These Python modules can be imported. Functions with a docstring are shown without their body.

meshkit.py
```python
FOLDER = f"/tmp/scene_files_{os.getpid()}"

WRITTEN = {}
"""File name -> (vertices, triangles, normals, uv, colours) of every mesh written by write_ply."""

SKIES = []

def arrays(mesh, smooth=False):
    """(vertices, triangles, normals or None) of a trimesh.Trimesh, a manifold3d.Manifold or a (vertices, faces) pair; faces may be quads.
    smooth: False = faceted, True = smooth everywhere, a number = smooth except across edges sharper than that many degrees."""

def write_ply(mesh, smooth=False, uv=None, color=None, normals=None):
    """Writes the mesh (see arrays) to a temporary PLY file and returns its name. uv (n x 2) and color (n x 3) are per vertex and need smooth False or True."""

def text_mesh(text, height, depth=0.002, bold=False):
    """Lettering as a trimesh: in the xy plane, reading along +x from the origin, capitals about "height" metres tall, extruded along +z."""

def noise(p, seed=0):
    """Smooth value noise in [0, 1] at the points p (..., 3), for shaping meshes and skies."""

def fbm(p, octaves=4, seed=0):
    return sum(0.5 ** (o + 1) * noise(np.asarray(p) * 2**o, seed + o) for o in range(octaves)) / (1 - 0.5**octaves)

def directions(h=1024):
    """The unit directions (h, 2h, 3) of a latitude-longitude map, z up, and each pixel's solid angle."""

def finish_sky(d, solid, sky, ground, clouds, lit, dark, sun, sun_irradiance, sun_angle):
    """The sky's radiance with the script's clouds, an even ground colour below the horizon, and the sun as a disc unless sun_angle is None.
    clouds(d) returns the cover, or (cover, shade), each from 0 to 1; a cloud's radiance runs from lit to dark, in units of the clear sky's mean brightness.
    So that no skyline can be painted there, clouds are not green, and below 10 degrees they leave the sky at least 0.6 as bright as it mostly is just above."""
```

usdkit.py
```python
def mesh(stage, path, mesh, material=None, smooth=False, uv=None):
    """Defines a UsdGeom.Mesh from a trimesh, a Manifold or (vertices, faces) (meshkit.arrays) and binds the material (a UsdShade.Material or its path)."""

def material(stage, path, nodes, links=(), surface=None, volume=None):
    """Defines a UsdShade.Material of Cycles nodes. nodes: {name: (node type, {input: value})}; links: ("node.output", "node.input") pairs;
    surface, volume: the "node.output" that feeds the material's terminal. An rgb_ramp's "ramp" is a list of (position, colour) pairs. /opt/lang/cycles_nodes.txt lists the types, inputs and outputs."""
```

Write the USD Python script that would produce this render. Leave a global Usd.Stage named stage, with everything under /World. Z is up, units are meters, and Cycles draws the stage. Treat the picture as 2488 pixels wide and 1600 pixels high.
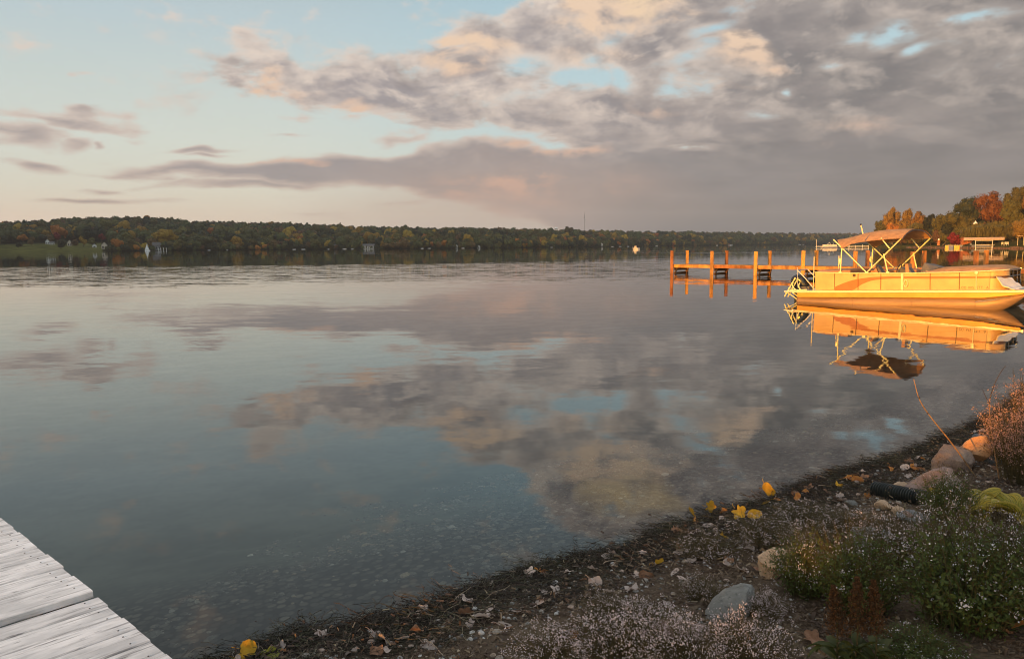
import math, random
import numpy as np
import trimesh
import manifold3d as m3
import shapely.geometry as sg
import usdkit, meshkit
from pxr import Usd, UsdGeom, UsdLux, UsdShade, Gf, Sdf, Vt

stage = Usd.Stage.CreateInMemory()
UsdGeom.Xform.Define(stage, '/World')
PI = math.pi
rng = np.random.default_rng(11)

# ------------------------------------------------------------------ camera, sky, sun, exposure
EXPOSURE, SKY_STRENGTH = 1.2, 0.12
SUN_INTENSITY, SUN_COLOR, SUN_EL = 0.70, (1.0, 0.385, 0.03), math.radians(4.0)
SUN_XY = (-0.66, -0.75)
EYE, FPX = 2.1, 1880.0                                  # eye height; focal length in pixels of the 2488 px wide photograph
PITCH, ROLL = math.atan(203.7 / FPX), 0.0068
fwd = np.array([0, math.cos(PITCH), -math.sin(PITCH)])
up0 = np.cross([1.0, 0, 0], fwd)
right = math.cos(ROLL) * np.array([1.0, 0, 0]) - math.sin(ROLL) * up0
upv = math.sin(ROLL) * np.array([1.0, 0, 0]) + math.cos(ROLL) * up0
CAM = np.array([0, 0, EYE])


def basis(x, y, z, p=(0, 0, 0)):
    return Gf.Matrix4d(*[float(v) for v in (*x, 0, *y, 0, *z, 0, *p, 1)])


cam = UsdGeom.Camera.Define(stage, '/World/camera')
cam.CreateHorizontalApertureAttr(36.0)
cam.CreateFocalLengthAttr(36.0 * FPX / 2488)
cam.CreateExposureAttr(EXPOSURE)
cam.CreateClippingRangeAttr((0.05, 20000.0))
UsdGeom.Xformable(cam).AddTransformOp().Set(basis(right, upv, -fwd, CAM))


def ray(x, y):                                          # direction through a pixel of the photograph
    return fwd + (x - 1244) / FPX * right - (y - 800) / FPX * upv


def on_z(x, y, z=0.0):
    d = ray(x, y)
    return CAM + d * ((z - EYE) / d[2])


def at_y(x, y, depth):
    d = ray(x, y)
    return CAM + d * (depth / d[1])


class Graph:
    """Cycles nodes, written as expressions; a string 'node.output' is a link, anything else a value."""

    def __init__(self):
        self.nodes, self.links = {}, []

    def add(self, kind, out=None, **inputs):
        name = f'n{len(self.nodes)}'
        values = {}
        for k, v in inputs.items():
            if isinstance(v, str) and '.' in v:
                self.links.append((v, f'{name}.{k}'))
            else:
                values[k] = v
        self.nodes[name] = (kind, values)
        return f'{name}.{out}' if out else name

    def m(self, op, a, b=0.0, c=0.0, clamp=False):
        return self.add('math', 'value', math_type=op, value1=a, value2=b, value3=c, use_clamp=clamp)

    def step(self, v, lo, hi, a=0.0, b=1.0):
        return self.add('map_range', 'result', range_type='smoothstep', value=v, from_min=lo, from_max=hi, to_min=a, to_max=b)

    def mix(self, f, a, b, how='mix'):
        return self.add('mix_color', 'result', blend_type=how, fac=f, a=a, b=b, use_clamp=False)

    def noise(self, vec, scale, detail=3.0, rough=0.55, out='fac', **kw):
        return self.add('noise_texture', out, dimensions='3D', type='fBM', use_normalize=True, vector=vec, scale=scale, detail=detail, roughness=rough, **kw)

    def scaled(self, vec, s, loc=(0, 0, 0), rot=(0, 0, 0)):
        return self.add('mapping', 'vector', mapping_type='point', vector=vec, scale=s, location=loc, rotation=rot)

    def ramp(self, f, stops, out='color'):
        return self.add('rgb_ramp', out, fac=f, ramp=stops)

    def build(self, name, surface=None, volume=None):
        return usdkit.material(stage, f'/World/Looks/{name}', self.nodes, self.links, surface=surface, volume=volume)


def azel(px, py):
    d = ray(px, py)
    d = d / np.linalg.norm(d)
    return math.atan2(d[0], d[1]), math.asin(d[2])


def make_sky():
    g = Graph()
    K = 1.0 / (SKY_STRENGTH * 2 ** EXPOSURE)            # so that cloud colours below read as picture values

    def col(r, gg, b):
        lin = [(c / 255 / 12.92 if c < 10 else ((c / 255 + 0.055) / 1.055) ** 2.4) * K for c in (r, gg, b)]
        return tuple(lin)

    d = g.add('texture_coordinate', 'generated')
    xyz = g.add('separate_xyz', vector=d)
    x, y, z = xyz + '.x', xyz + '.y', xyz + '.z'
    az = g.m('arctan2', x, y)
    el = g.m('arcsine', z)
    zz = g.m('add', g.m('maximum', z, 0.0), 0.13)
    pl = g.add('combine_xyz', 'vector', x=g.m('divide', x, zz), y=g.m('divide', y, zz), z=0.0)
    n1 = g.noise(pl, 2.6, 5.0, 0.6, distortion=0.3)
    n2 = g.noise(g.scaled(pl, (1, 1, 1), (7.3, 2.1, 4.0)), 1.3, 3.0, 0.55)
    n3 = g.noise(g.scaled(pl, (1, 1, 1), (1.3, 9.1, 2.0)), 6.0, 3.0, 0.6)
    iso = g.add('combine_xyz', 'vector', x=az, y=g.m('multiply', el, 1.75), z=0.0)
    iso2 = g.add('vector_math', 'vector', math_type='add', vector1=iso, vector2=(-.012, -.014, 0))
    nA = g.noise(iso, 11.0, 6.0, .58, distortion=.25)
    nA2 = g.noise(iso2, 11.0, 4.0, .58, distortion=.25)
    nB = g.noise(g.scaled(iso, (1, 1, 1), (3.1, 5.7, 0)), 24.0, 4.0, .58)
    relief = g.m('multiply', g.m('subtract', nA, nA2), 8.0)
    # the hand-placed shapes are looked up through turbulence, so that their outlines fray
    pw = g.add('combine_xyz', 'vector', x=g.m('multiply', az, 1.0), y=g.m('multiply', el, 2.6), z=0.0)
    w1 = g.add('separate_xyz', vector=g.noise(pw, 7.0, 3.0, 0.5, out='color'))
    elw = g.step(el, .0, .16, .16, 1.0)
    azd = g.m('add', az, g.m('multiply', g.m('subtract', w1 + '.x', .5), .16))
    eld = g.m('add', el, g.m('multiply', g.m('multiply', g.m('subtract', w1 + '.y', .5), .09), elw))
    ae = g.add('combine_xyz', 'vector', x=azd, y=eld, z=0.0)
    # a table of three functions of the azimuth, closed behind the camera
    T = lambda a: 0.5 + 0.5 * math.atan(2 * a) / math.atan(2 * PI)
    tf = g.m('multiply_add', g.m('arctangent', g.m('multiply', az, 2.0)), 0.5 / math.atan(2 * PI), 0.5)

    def table(pts, back):                               # pts: (px, values...) at pixel columns
        rows = [(T(-PI), back)] + sorted((T(azel(p[0], 300)[0]), p[1:]) for p in pts) + [(T(PI), back)]
        c = g.ramp(tf, rows)
        s = g.add('separate_color', color_type='rgb', color=c)
        return s + '.r', s + '.g', s + '.b'

    e = lambda py, px=1244: azel(px, py)[1]
    wig = g.m('multiply', g.m('subtract', n1, 0.5), 0.13)
    wig2 = g.m('multiply', g.m('subtract', n2, 0.5), 0.05)

    def bank(pts, back, soft, noise_gain):
        lo, hi, amp = table(pts, back)
        ee = g.m('add', eld, g.m('multiply', wig, noise_gain))
        a = g.m('divide', g.m('subtract', ee, lo), soft)
        b = g.m('divide', g.m('subtract', hi, ee), soft * 1.2)
        return g.m('multiply', g.m('minimum', g.m('minimum', a, b), 1.0), amp)

    # A: the big broken bank from the middle to the right; B: the flat grey layers under it
    A = bank([(-300, .12, .10, .0), (470, e(160, 470), e(110, 470), 0.3), (580, e(222, 580), e(50, 580), 1), (720, e(262, 720), e(85, 720), 1), (880, e(296, 880), e(92, 880), 1), (1040, e(308, 1040), e(75, 1040), 1),
              (1130, e(315), e(40), 1), (1220, e(325), e(-20), 1), (1330, e(345), e(-90), 1), (1450, e(400), e(-200), 1), (1600, e(520), .45, 1), (1760, -.06, .5, 1), (2488, -.05, .6, 1), (3400, -.05, .6, 1)], (.1, .35, .5), 0.028, 0.42)
    B = bank([(-400, .03, .02, 0), (120, e(402, 120), e(398, 120), .3), (260, e(425, 260), e(396, 260), .9), (420, e(450, 420), e(385, 420), 1), (700, e(468, 700), e(376, 700), 1), (800, e(470, 800), e(356, 800), 1), (1000, e(480, 1000), e(355, 1000), 1),
              (1080, e(500), e(352), 1), (1300, e(540), e(340), 1), (1560, -.04, e(330), 1), (1700, -.05, e(310), 1), (3400, -.05, .1, 1)], (.01, .05, .5), 0.014, 0.08)
    f = g.m('maximum', A, g.m('multiply', B, 1.3))

    def blob(px, py, rx, ry, amp=1.0, rot=0.0, ae=ae):
        a, b = azel(px, py)
        sx = abs(azel(px + rx, py)[0] - azel(px - rx, py)[0]) / 2
        sy = abs(azel(px, py + ry)[1] - azel(px, py - ry)[1]) / 2
        q = g.add('mapping', 'vector', mapping_type='texture', vector=ae, location=(a, b, 0), rotation=(0, 0, math.radians(rot)), scale=(sx, sy, 1))
        ln = g.add('vector_math', 'value', math_type='length', vector1=q)
        return g.m('multiply', g.m('maximum', g.m('subtract', 1.0, ln), -0.5), amp)

    small = [(170, 287, 260, 20, 1.05, -1), (50, 322, 150, 40, 1.2, 6), (165, 338, 80, 28, 1.1, 14), (222, 340, 34, 14, 1.0, 0), (60, 401, 110, 18, 1.1, 3), (505, 350, 140, 15, 1.0, 2), (545, 368, 90, 9, .8, 0),
             (95, 188, 50, 9, .5, 0), (195, 194, 50, 11, .7, -6), (690, 330, 60, 10, .45, 0), (330, 320, 50, 10, .4, 0), (260, 457, 70, 14, .9, 0), (240, 483, 190, 9, 1.0, 0), (640, 456, 340, 14, 1.1, 0), (215, 62, 40, 8, .35, -4), (1000, 328, 60, 14, .55, 6),
             (800, 520, 160, 12, .35, 0), (980, 500, 120, 12, .4, 2)]
    for s in small:
        f = g.m('maximum', f, blob(*s))
    gaps = [(1480, 100, 50, 22, .8, 20), (1270, 175, 80, 34, 1.0, 0), (1370, 205, 160, 34, 1.1, 8), (1500, 195, 70, 30, .9, -30), (1430, 150, 50, 30, .7, 40), (1990, 148, 50, 10, .95, 4), (2190, 78, 100, 28, 1.0, 8), (2360, 45, 120, 24, .9, 2), (2080, 90, 60, 18, .85, 6),
            (1690, 352, 56, 9, .95, 0), (1740, 70, 70, 18, .7, 10), (2230, 128, 60, 16, .8, 8), (1700, 118, 90, 16, .8, 10), (1890, 225, 22, 14, .9, 0), (1850, 280, 60, 12, .6, 0)]
    soft = g.add('combine_xyz', 'vector', x=g.add('mix_float', 'result', fac=.4, a=az, b=azd), y=g.add('mix_float', 'result', fac=.4, a=el, b=eld), z=0.0)
    gp = -0.5
    for s in gaps:
        s = (s[0], s[1], s[2] * 1.35, s[3] * 1.7, s[4], s[5], soft) if len(s) == 6 else s
        gp = blob(*s) if gp == -0.5 else g.m('maximum', gp, blob(*s))
    gp = g.m('maximum', gp, 0.0)
    gp = g.m('multiply', gp, g.m('multiply_add', g.m('add', g.m('subtract', nA, .5), g.m('subtract', nB, .5)), 4.2, 1.0))
    f = g.m('subtract', f, g.m('multiply', gp, 1.05))
    hi_el = g.step(el, .07, .2)                         # higher up the cloud is more broken
    rightish = g.step(az, .62, .05, .6, 1.0)
    brk = g.m('add', g.m('multiply', g.m('subtract', n1, .5), g.m('multiply_add', hi_el, .8, .8)), g.m('multiply', g.m('subtract', n3, .5), .35))
    brk = g.m('add', brk, g.m('multiply', g.m('add', g.m('multiply', g.m('subtract', nA, .5), 3.0), g.m('multiply', g.m('subtract', nB, .5), 1.5)), g.m('multiply', g.m('multiply_add', hi_el, .85, .15), rightish)))
    dens = g.m('add', f, brk)
    cover = g.step(dens, -.02, .72)
    thick = g.step(dens, .35, 1.35)

    # clear sky: the physical sky behind a thin bright veil that thickens towards the horizon
    tex = g.add('sky_texture', 'color', sky_type='single_scattering', sun_disc=False, sun_elevation=SUN_EL, sun_rotation=math.atan2(*SUN_XY))
    eln = g.m('divide', el, .5 * PI)
    deg = lambda a: a / 90.0
    veil = g.ramp(eln, [(0, col(222, 204, 188)), (deg(1.6), col(229, 213, 198)), (deg(4), col(225, 221, 208)), (deg(7), col(219, 223, 215)), (deg(11), col(206, 216, 213)), (deg(15), col(192, 209, 215)), (deg(20), col(178, 191, 195)), (deg(30), col(178, 182, 183)), (deg(45), col(222, 227, 232)), (1, col(234, 239, 245))])
    blue = g.ramp(eln, [(0, col(205, 200, 190)), (deg(9), col(190, 212, 220)), (deg(15), col(176, 206, 217)), (deg(18), col(164, 198, 214)), (deg(21), col(172, 190, 198)), (deg(25), col(176, 185, 188)), (deg(34), col(180, 186, 189)), (deg(46), col(222, 227, 232)), (1, col(234, 239, 245))])
    blu = g.m('multiply', g.step(az, -.36, .12), 0.95)
    veil = g.mix(blu, veil, blue)
    clear = g.mix(g.m('add', .84, g.m('multiply', wig2, 3.0)), tex, veil)
    # behind the camera the physical sky is brightened to add light on land
    back = g.step(y, -.15, -.6)
    clear = g.mix(back, clear, g.mix(1.0, tex, (1.9, 1.9, 1.9), 'multiply'))
    grey = g.ramp(eln, [(0, col(158, 147, 139)), (deg(2.5), col(151, 143, 139)), (deg(6), col(154, 148, 147)), (deg(10), col(160, 154, 155)), (deg(18), col(163, 157, 160)), (deg(30), col(182, 178, 178)), (deg(45), col(220, 220, 223)), (1, col(232, 235, 240))])
    right_dark = g.m('multiply', g.step(az, -.06, .42), .85)
    grey = g.mix(right_dark, grey, col(116, 115, 115))
    grey = g.mix(g.m('multiply', g.step(n2, .35, .7), .45), grey, g.mix(.5, grey, col(184, 172, 168)))
    edge = g.ramp(eln, [(0, col(192, 170, 152)), (deg(6), col(206, 190, 178)), (deg(12), col(222, 208, 196)), (1, col(222, 214, 208))])
    edge = g.mix(g.m('multiply', g.step(az, .02, .4), .6), edge, grey)
    cloud = g.mix(thick, edge, grey)
    rel_w = g.m('multiply', hi_el, g.step(az, .6, .0, .55, 1.0))
    cloud = g.mix(g.m('multiply', g.m('multiply', g.m('maximum', relief, 0.0), rel_w), 1.0, clamp=True), cloud, g.mix(.5, edge, col(228, 212, 198)))
    cloud = g.mix(g.m('multiply', g.m('multiply', g.m('maximum', g.m('multiply', relief, -1.0), 0.0), rel_w), .42, clamp=True), cloud, col(118, 113, 117))
    warm_blobs = [(1500, 28, 190, 62, 1.35), (1190, 110, 90, 60, .9), (1080, 130, 70, 50, .9), (655, 195, 80, 50, .9), (700, 215, 120, 34, .9), (830, 252, 95, 20, 1.25), (1130, 175, 90, 34, .8), (1810, 105, 60, 70, .75), (1000, 55, 120, 30, .5),
                  (700, 391, 130, 13, 1.1), (1330, 362, 190, 22, 1.0), (1260, 440, 190, 26, .95), (1230, 470, 340, 70, .55), (1700, 215, 110, 20, .6), (1440, 130, 160, 50, .5), (1620, 240, 110, 20, .5), (2050, 330, 200, 40, .3)]
    w = None
    for s in warm_blobs:
        q = g.m('maximum', blob(*s), 0.0)
        w = q if w is None else g.m('add', w, q)
    warm = g.m('multiply', g.m('multiply_add', w, .8, g.m('multiply', g.m('add', g.m('subtract', n1, .52), g.m('add', g.m('multiply', g.m('subtract', nA, .5), .9), g.m('multiply', relief, .22))), g.m('minimum', g.m('multiply', w, 5.0), 2.6))), .95, clamp=True)
    wcol = g.ramp(eln, [(0, col(196, 158, 140)), (deg(4), col(212, 170, 148)), (deg(8), col(224, 191, 168)), (deg(14), col(236, 207, 180)), (1, col(236, 207, 180))])
    cloud = g.mix(warm, cloud, wcol)
    glow = g.m('multiply', g.m('multiply', g.m('maximum', blob(1545, -45, 120, 95), 0.0), 1.8), g.m('multiply_add', nA, 2.0, -.3), clamp=True)
    cloud = g.mix(glow, cloud, col(255, 226, 176))
    c = g.mix(cover, clear, cloud)
    # low pink glow over the far shore
    pink = g.m('multiply', g.m('maximum', blob(1230, 500, 560, 150, 1.0), 0.0), .7)
    c = g.mix(pink, c, col(192, 162, 146))
    c = g.mix(g.m('multiply', g.step(az, -.02, .3), g.step(el, .09, .01, 0, .85)), c, col(112, 107, 104))
    b = g.add('background_shader', 'background', color=c, strength=SKY_STRENGTH)
    mat = g.build('sky', surface=b)
    dome = UsdLux.DomeLight.Define(stage, '/World/sky')
    UsdShade.MaterialBindingAPI.Apply(dome.GetPrim()).Bind(mat)
    dome.GetPrim().SetCustomDataByKey('kind', 'structure')


make_sky()
sun = UsdLux.DistantLight.Define(stage, '/World/sun')
sun.CreateIntensityAttr(SUN_INTENSITY)
sun.CreateNormalizeAttr(True)
sun.CreateColorAttr(Gf.Vec3f(*SUN_COLOR))
sun.CreateAngleAttr(0.5)
s_dir = np.array([SUN_XY[0], SUN_XY[1], 0.0])
s_dir = s_dir / np.linalg.norm(s_dir) * math.cos(SUN_EL) + np.array([0, 0, math.sin(SUN_EL)])
sx = np.cross([0, 0, 1], s_dir)
sx /= np.linalg.norm(sx)
UsdGeom.Xformable(sun).AddTransformOp().Set(basis(sx, np.cross(s_dir, sx), s_dir))

# ------------------------------------------------------------------ helpers
used = {}


def fresh(name, parent):
    key = (str(parent), name)
    n = used.get(key, -1) + 1
    used[key] = n
    return f'{parent}/{name}' + (f'_{n:03d}' if n else '')


def path_of(p):
    return '/World' if p is None else str(p.GetPath())


def tag(prim, label=None, cat=None, group=None, kind=None):
    for k, v in (('label', label), ('category', cat), ('group', group), ('kind', kind)):
        if v:
            prim.SetCustomDataByKey(k, v)
    return prim


def obj(name, mesh, mat, parent=None, smooth=False, **t):
    return tag(usdkit.mesh(stage, fresh(name, path_of(parent)), mesh, mat, smooth=smooth).GetPrim(), **t)


def thing(name, label, cat, loc=(0, 0, 0), rz=0.0, group=None, rx=None, matrix=None, scale=None):
    x = UsdGeom.Xform.Define(stage, fresh(name, '/World'))
    if matrix is not None:
        x.AddTransformOp().Set(matrix)
    else:
        x.AddTranslateOp().Set(tuple(map(float, loc)))
        if rx is not None:
            x.AddRotateXYZOp().Set((float(math.degrees(rx[0])), float(math.degrees(rx[1])), float(math.degrees(rz))))
        else:
            x.AddRotateZOp().Set(float(math.degrees(rz)))
        if scale is not None:
            x.AddScaleOp().Set(tuple(float(s) for s in np.broadcast_to(scale, 3)))
    return tag(x.GetPrim(), label, cat, group)


def proto(name):                                        # an abstract source that copies reference
    return stage.CreateClassPrim(f'/World/{name}')


def copy(source, name, label, cat, loc, rz=0.0, group=None, rx=None, scale=None, matrix=None):
    t = thing(name, label, cat, loc, rz, group, rx, matrix, scale)
    t.GetReferences().AddInternalReference(source.GetPath())
    t.SetInstanceable(True)
    return t


def scatter(name, protos, pos, rot, scl, idx, label=None, cat=None, parent=None):
    """PointInstancer of (mesh, material) sources, kind = stuff. rot: (n, 4) real first."""
    p = fresh(name, path_of(parent))
    pi = UsdGeom.PointInstancer.Define(stage, p)
    for k, (mesh, mat) in enumerate(protos):
        usdkit.mesh(stage, f'{p}/source_{k}', mesh, mat)
    pi.CreatePrototypesRel().SetTargets([Sdf.Path(f'{p}/source_{k}') for k in range(len(protos))])
    n = len(pos)
    pi.CreatePositionsAttr(Vt.Vec3fArray.FromNumpy(np.asarray(pos, np.float32)))
    pi.CreateProtoIndicesAttr(Vt.IntArray.FromNumpy(np.asarray(idx, np.int32)))
    s = np.asarray(scl, np.float32)
    pi.CreateScalesAttr(Vt.Vec3fArray.FromNumpy(np.ascontiguousarray(np.broadcast_to(s[:, None] if s.ndim == 1 else s, (n, 3)))))
    q = np.asarray(rot, np.float32)
    pi.CreateOrientationsAttr([Gf.Quath(float(a), float(b), float(c), float(d)) for a, b, c, d in q])
    return tag(pi.GetPrim(), label, cat, kind='stuff')


def quat(rz, tilt=None, az=None):
    """Quaternions (n, 4): turn by rz about z, then tilt about a level axis at azimuth az."""
    rz = np.asarray(rz, float)
    q = np.stack([np.cos(rz / 2), 0 * rz, 0 * rz, np.sin(rz / 2)], 1)
    if tilt is None:
        return q
    t, a = np.asarray(tilt, float), np.asarray(az, float)
    w, x, y = np.cos(t / 2), np.sin(t / 2) * np.cos(a), np.sin(t / 2) * np.sin(a)
    W, Z = q[:, 0], q[:, 3]
    return np.stack([w * W, x * W + y * Z, y * W - x * Z, w * Z], 1)


cat_ = trimesh.util.concatenate


def box(sx, sy, sz, at=(0, 0, 0), rz=0.0, base=False):
    b = trimesh.creation.box((sx, sy, sz))
    if base:
        b.apply_translation((0, 0, sz / 2))
    if rz:
        b.apply_transform(trimesh.transformations.rotation_matrix(rz, (0, 0, 1)))
    b.apply_translation(at)
    return b


def frame_of(t):
    t = t / (np.linalg.norm(t) + 1e-12)
    a = np.cross(t, (0, 0, 1.0) if abs(t[2]) < 0.9 else (1.0, 0, 0))
    a /= np.linalg.norm(a)
    return t, a, np.cross(a, t)


def bar(p, q, w, h=None, chamfer=0.0):
    """A square bar from p to q, w wide (level) and h high."""
    p, q = np.asarray(p, float), np.asarray(q, float)
    h = h or w
    t, a, b = frame_of(q - p)
    L = np.linalg.norm(q - p)
    if chamfer:
        c = chamfer
        poly = sg.Polygon([(-w / 2 + c, -h / 2), (w / 2 - c, -h / 2), (w / 2, -h / 2 + c), (w / 2, h / 2 - c), (w / 2 - c, h / 2), (-w / 2 + c, h / 2), (-w / 2, h / 2 - c), (-w / 2, -h / 2 + c)])
        m = trimesh.creation.extrude_polygon(poly, L, engine='earcut')
        m.apply_translation((0, 0, -L / 2))
    else:
        m = trimesh.creation.box((w, h, L))
    M = np.eye(4)
    M[:3, 0], M[:3, 1], M[:3, 2], M[:3, 3] = a, b, t, (p + q) / 2
    if np.linalg.det(M[:3, :3]) < 0:
        M[:3, 0] = -M[:3, 0]
    m.apply_transform(M)
    return m


def tube(points, r, sides=8):
    """A round tube along points; r a number or one per point; closed ends."""
    p = np.asarray(points, float)
    n = len(p)
    r = np.broadcast_to(np.asarray(r, float), (n,))
    t = np.gradient(p, axis=0) if n > 2 else np.repeat((p[1] - p[0])[None], 2, 0)
    t /= np.linalg.norm(t, axis=1, keepdims=True) + 1e-12
    a = np.empty_like(t)
    a[0] = frame_of(t[0])[1]
    for i in range(1, n):
        v = a[i - 1] - t[i] * (a[i - 1] @ t[i])
        a[i] = v / (np.linalg.norm(v) + 1e-12)
    b = np.cross(t, a)
    ang = np.arange(sides) * 2 * PI / sides
    v = (p[:, None] + r[:, None, None] * (np.cos(ang)[None, :, None] * a[:, None] + np.sin(ang)[None, :, None] * b[:, None])).reshape(-1, 3)
    i, j = np.meshgrid(np.arange(n - 1), np.arange(sides), indexing='ij')
    q = np.stack([i * sides + j, i * sides + (j + 1) % sides, (i + 1) * sides + (j + 1) % sides, (i + 1) * sides + j], -1).reshape(-1, 4)
    f = np.vstack([q[:, [0, 1, 2]], q[:, [0, 2, 3]]])
    k = len(v)
    v = np.vstack([v, p[:1], p[-1:]])
    j = np.arange(sides)
    f = np.vstack([f, np.stack([np.full(sides, k), (j + 1) % sides, j], 1), np.stack([np.full(sides, k + 1), (n - 1) * sides + j, (n - 1) * sides + (j + 1) % sides], 1)])
    return trimesh.Trimesh(v, f, process=False)


def lathe(profile, sides=16):                           # (radius, z) pairs
    return trimesh.creation.revolve(np.asarray(profile, float), sections=sides)


def extrude(pts, depth, holes=None):
    return trimesh.creation.extrude_polygon(sg.Polygon(pts, holes), depth, engine='earcut')


def grid_mesh(P):                                       # P: (n, m, 3)
    n, m = P.shape[:2]
    i, j = np.meshgrid(np.arange(n - 1), np.arange(m - 1), indexing='ij')
    q = np.stack([i * m + j, (i + 1) * m + j, (i + 1) * m + j + 1, i * m + j + 1], -1).reshape(-1, 4)
    return P.reshape(-1, 3), q


def ball(r, at=(0, 0, 0), sub=2, squash=(1, 1, 1)):
    m = trimesh.creation.icosphere(sub, r)
    m.apply_scale(squash)
    m.apply_translation(at)
    return m


def rock(size, seed, sub=3, rough=0.22, cuts=9):
    """A field stone: a ball cut by a few planes, then roughened."""
    r = np.random.default_rng(seed)
    m = trimesh.creation.icosphere(sub, 1.0)
    v = np.array(m.vertices)
    for _ in range(cuts):
        n = r.normal(size=3)
        n /= np.linalg.norm(n)
        d = r.uniform(.46, .84)
        s = v @ n
        v -= np.clip(s - d, 0, None)[:, None] * n * .9
    nn = v / np.linalg.norm(v, axis=1, keepdims=True)
    v += nn * (meshkit.fbm(v * 1.6 + seed * 3.1, 4, seed) - .5)[:, None] * rough
    v += nn * (meshkit.fbm(v * 5 + seed, 4, seed + 5) - .5)[:, None] * .14
    return trimesh.Trimesh(v * np.asarray(size), m.faces, process=False)


def spline(pts, n):
    from scipy.interpolate import CubicSpline
    p = np.asarray(pts, float)
    return CubicSpline(np.linspace(0, 1, len(p)), p)(np.linspace(0, 1, n))


# ------------------------------------------------------------------ materials
def mat(name, color, rough=.6, vary=.15, scale=6.0, metal=0.0, bump=0.0, bscale=40.0, spec=.5, stretch=(1, 1, 1), color2=None, transl=0.0, per=None, coord='object', detail=4.0, sheen=0.0):
    """Principled surface whose colour wanders between color and color2 with noise; per: 'island' or 'object' adds a random shift of brightness."""
    g = Graph()
    pos = g.add('texture_coordinate', 'object') if coord == 'object' else g.add('geometry', 'position')
    pos = g.scaled(pos, stretch)
    n = g.noise(pos, scale, detail, .6)
    c1 = np.asarray(color, float)
    c2 = np.asarray(color2, float) if color2 is not None else c1 * (1 - 2 * vary)
    c1 = c1 if color2 is not None else c1 * (1 + vary)
    c = g.mix(g.step(n, .32, .68), tuple(c2), tuple(c1))
    if per:
        rnd = g.add('geometry', 'random_per_island') if per == 'island' else g.add('object_info', 'random')
        c = g.add('hsv', 'color', hue=g.m('multiply_add', rnd, .03, .485), saturation=1.0, value=g.m('multiply_add', rnd, .7, .65), fac=1.0, color=c)
    kw = {}
    if bump:
        kw['normal'] = g.add('bump', 'normal', height=g.noise(pos, bscale, 4.0, .6), strength=1.0, distance=bump)
    p = g.add('principled_bsdf', 'BSDF', base_color=c, roughness=rough, metallic=metal, specular_ior_level=spec, **kw)
    if transl:
        t = g.add('translucent_bsdf', 'BSDF', color=c)
        p = g.add('mix_closure', 'closure', fac=transl, closure1=p, closure2=t)
    return g.build(name, surface=p)


def leafy(name, colors, transl=.35, rough=.6, per='island', obj_shift=0.0):
    """Foliage: each leaf takes its colour from the list at random."""
    g = Graph()
    rnd = g.add('geometry', 'random_per_island')
    n = len(colors)
    c = g.ramp(rnd, [((i + .5) / n, cc) for i, cc in enumerate(colors)])
    if obj_shift:
        ro = g.add('object_info', 'random')
        c = g.add('hsv', 'color', hue=g.m('multiply_add', ro, .06 * obj_shift, .5 - .03 * obj_shift), saturation=1.0, value=g.m('multiply_add', ro, .8 * obj_shift, 1 - .4 * obj_shift), fac=1.0, color=c)
    p = g.add('principled_bsdf', 'BSDF', base_color=c, roughness=rough, specular_ior_level=.25)
    t = g.add('translucent_bsdf', 'BSDF', color=c)
    return g.build(name, surface=g.add('mix_closure', 'closure', fac=transl, closure1=p, closure2=t))


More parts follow.
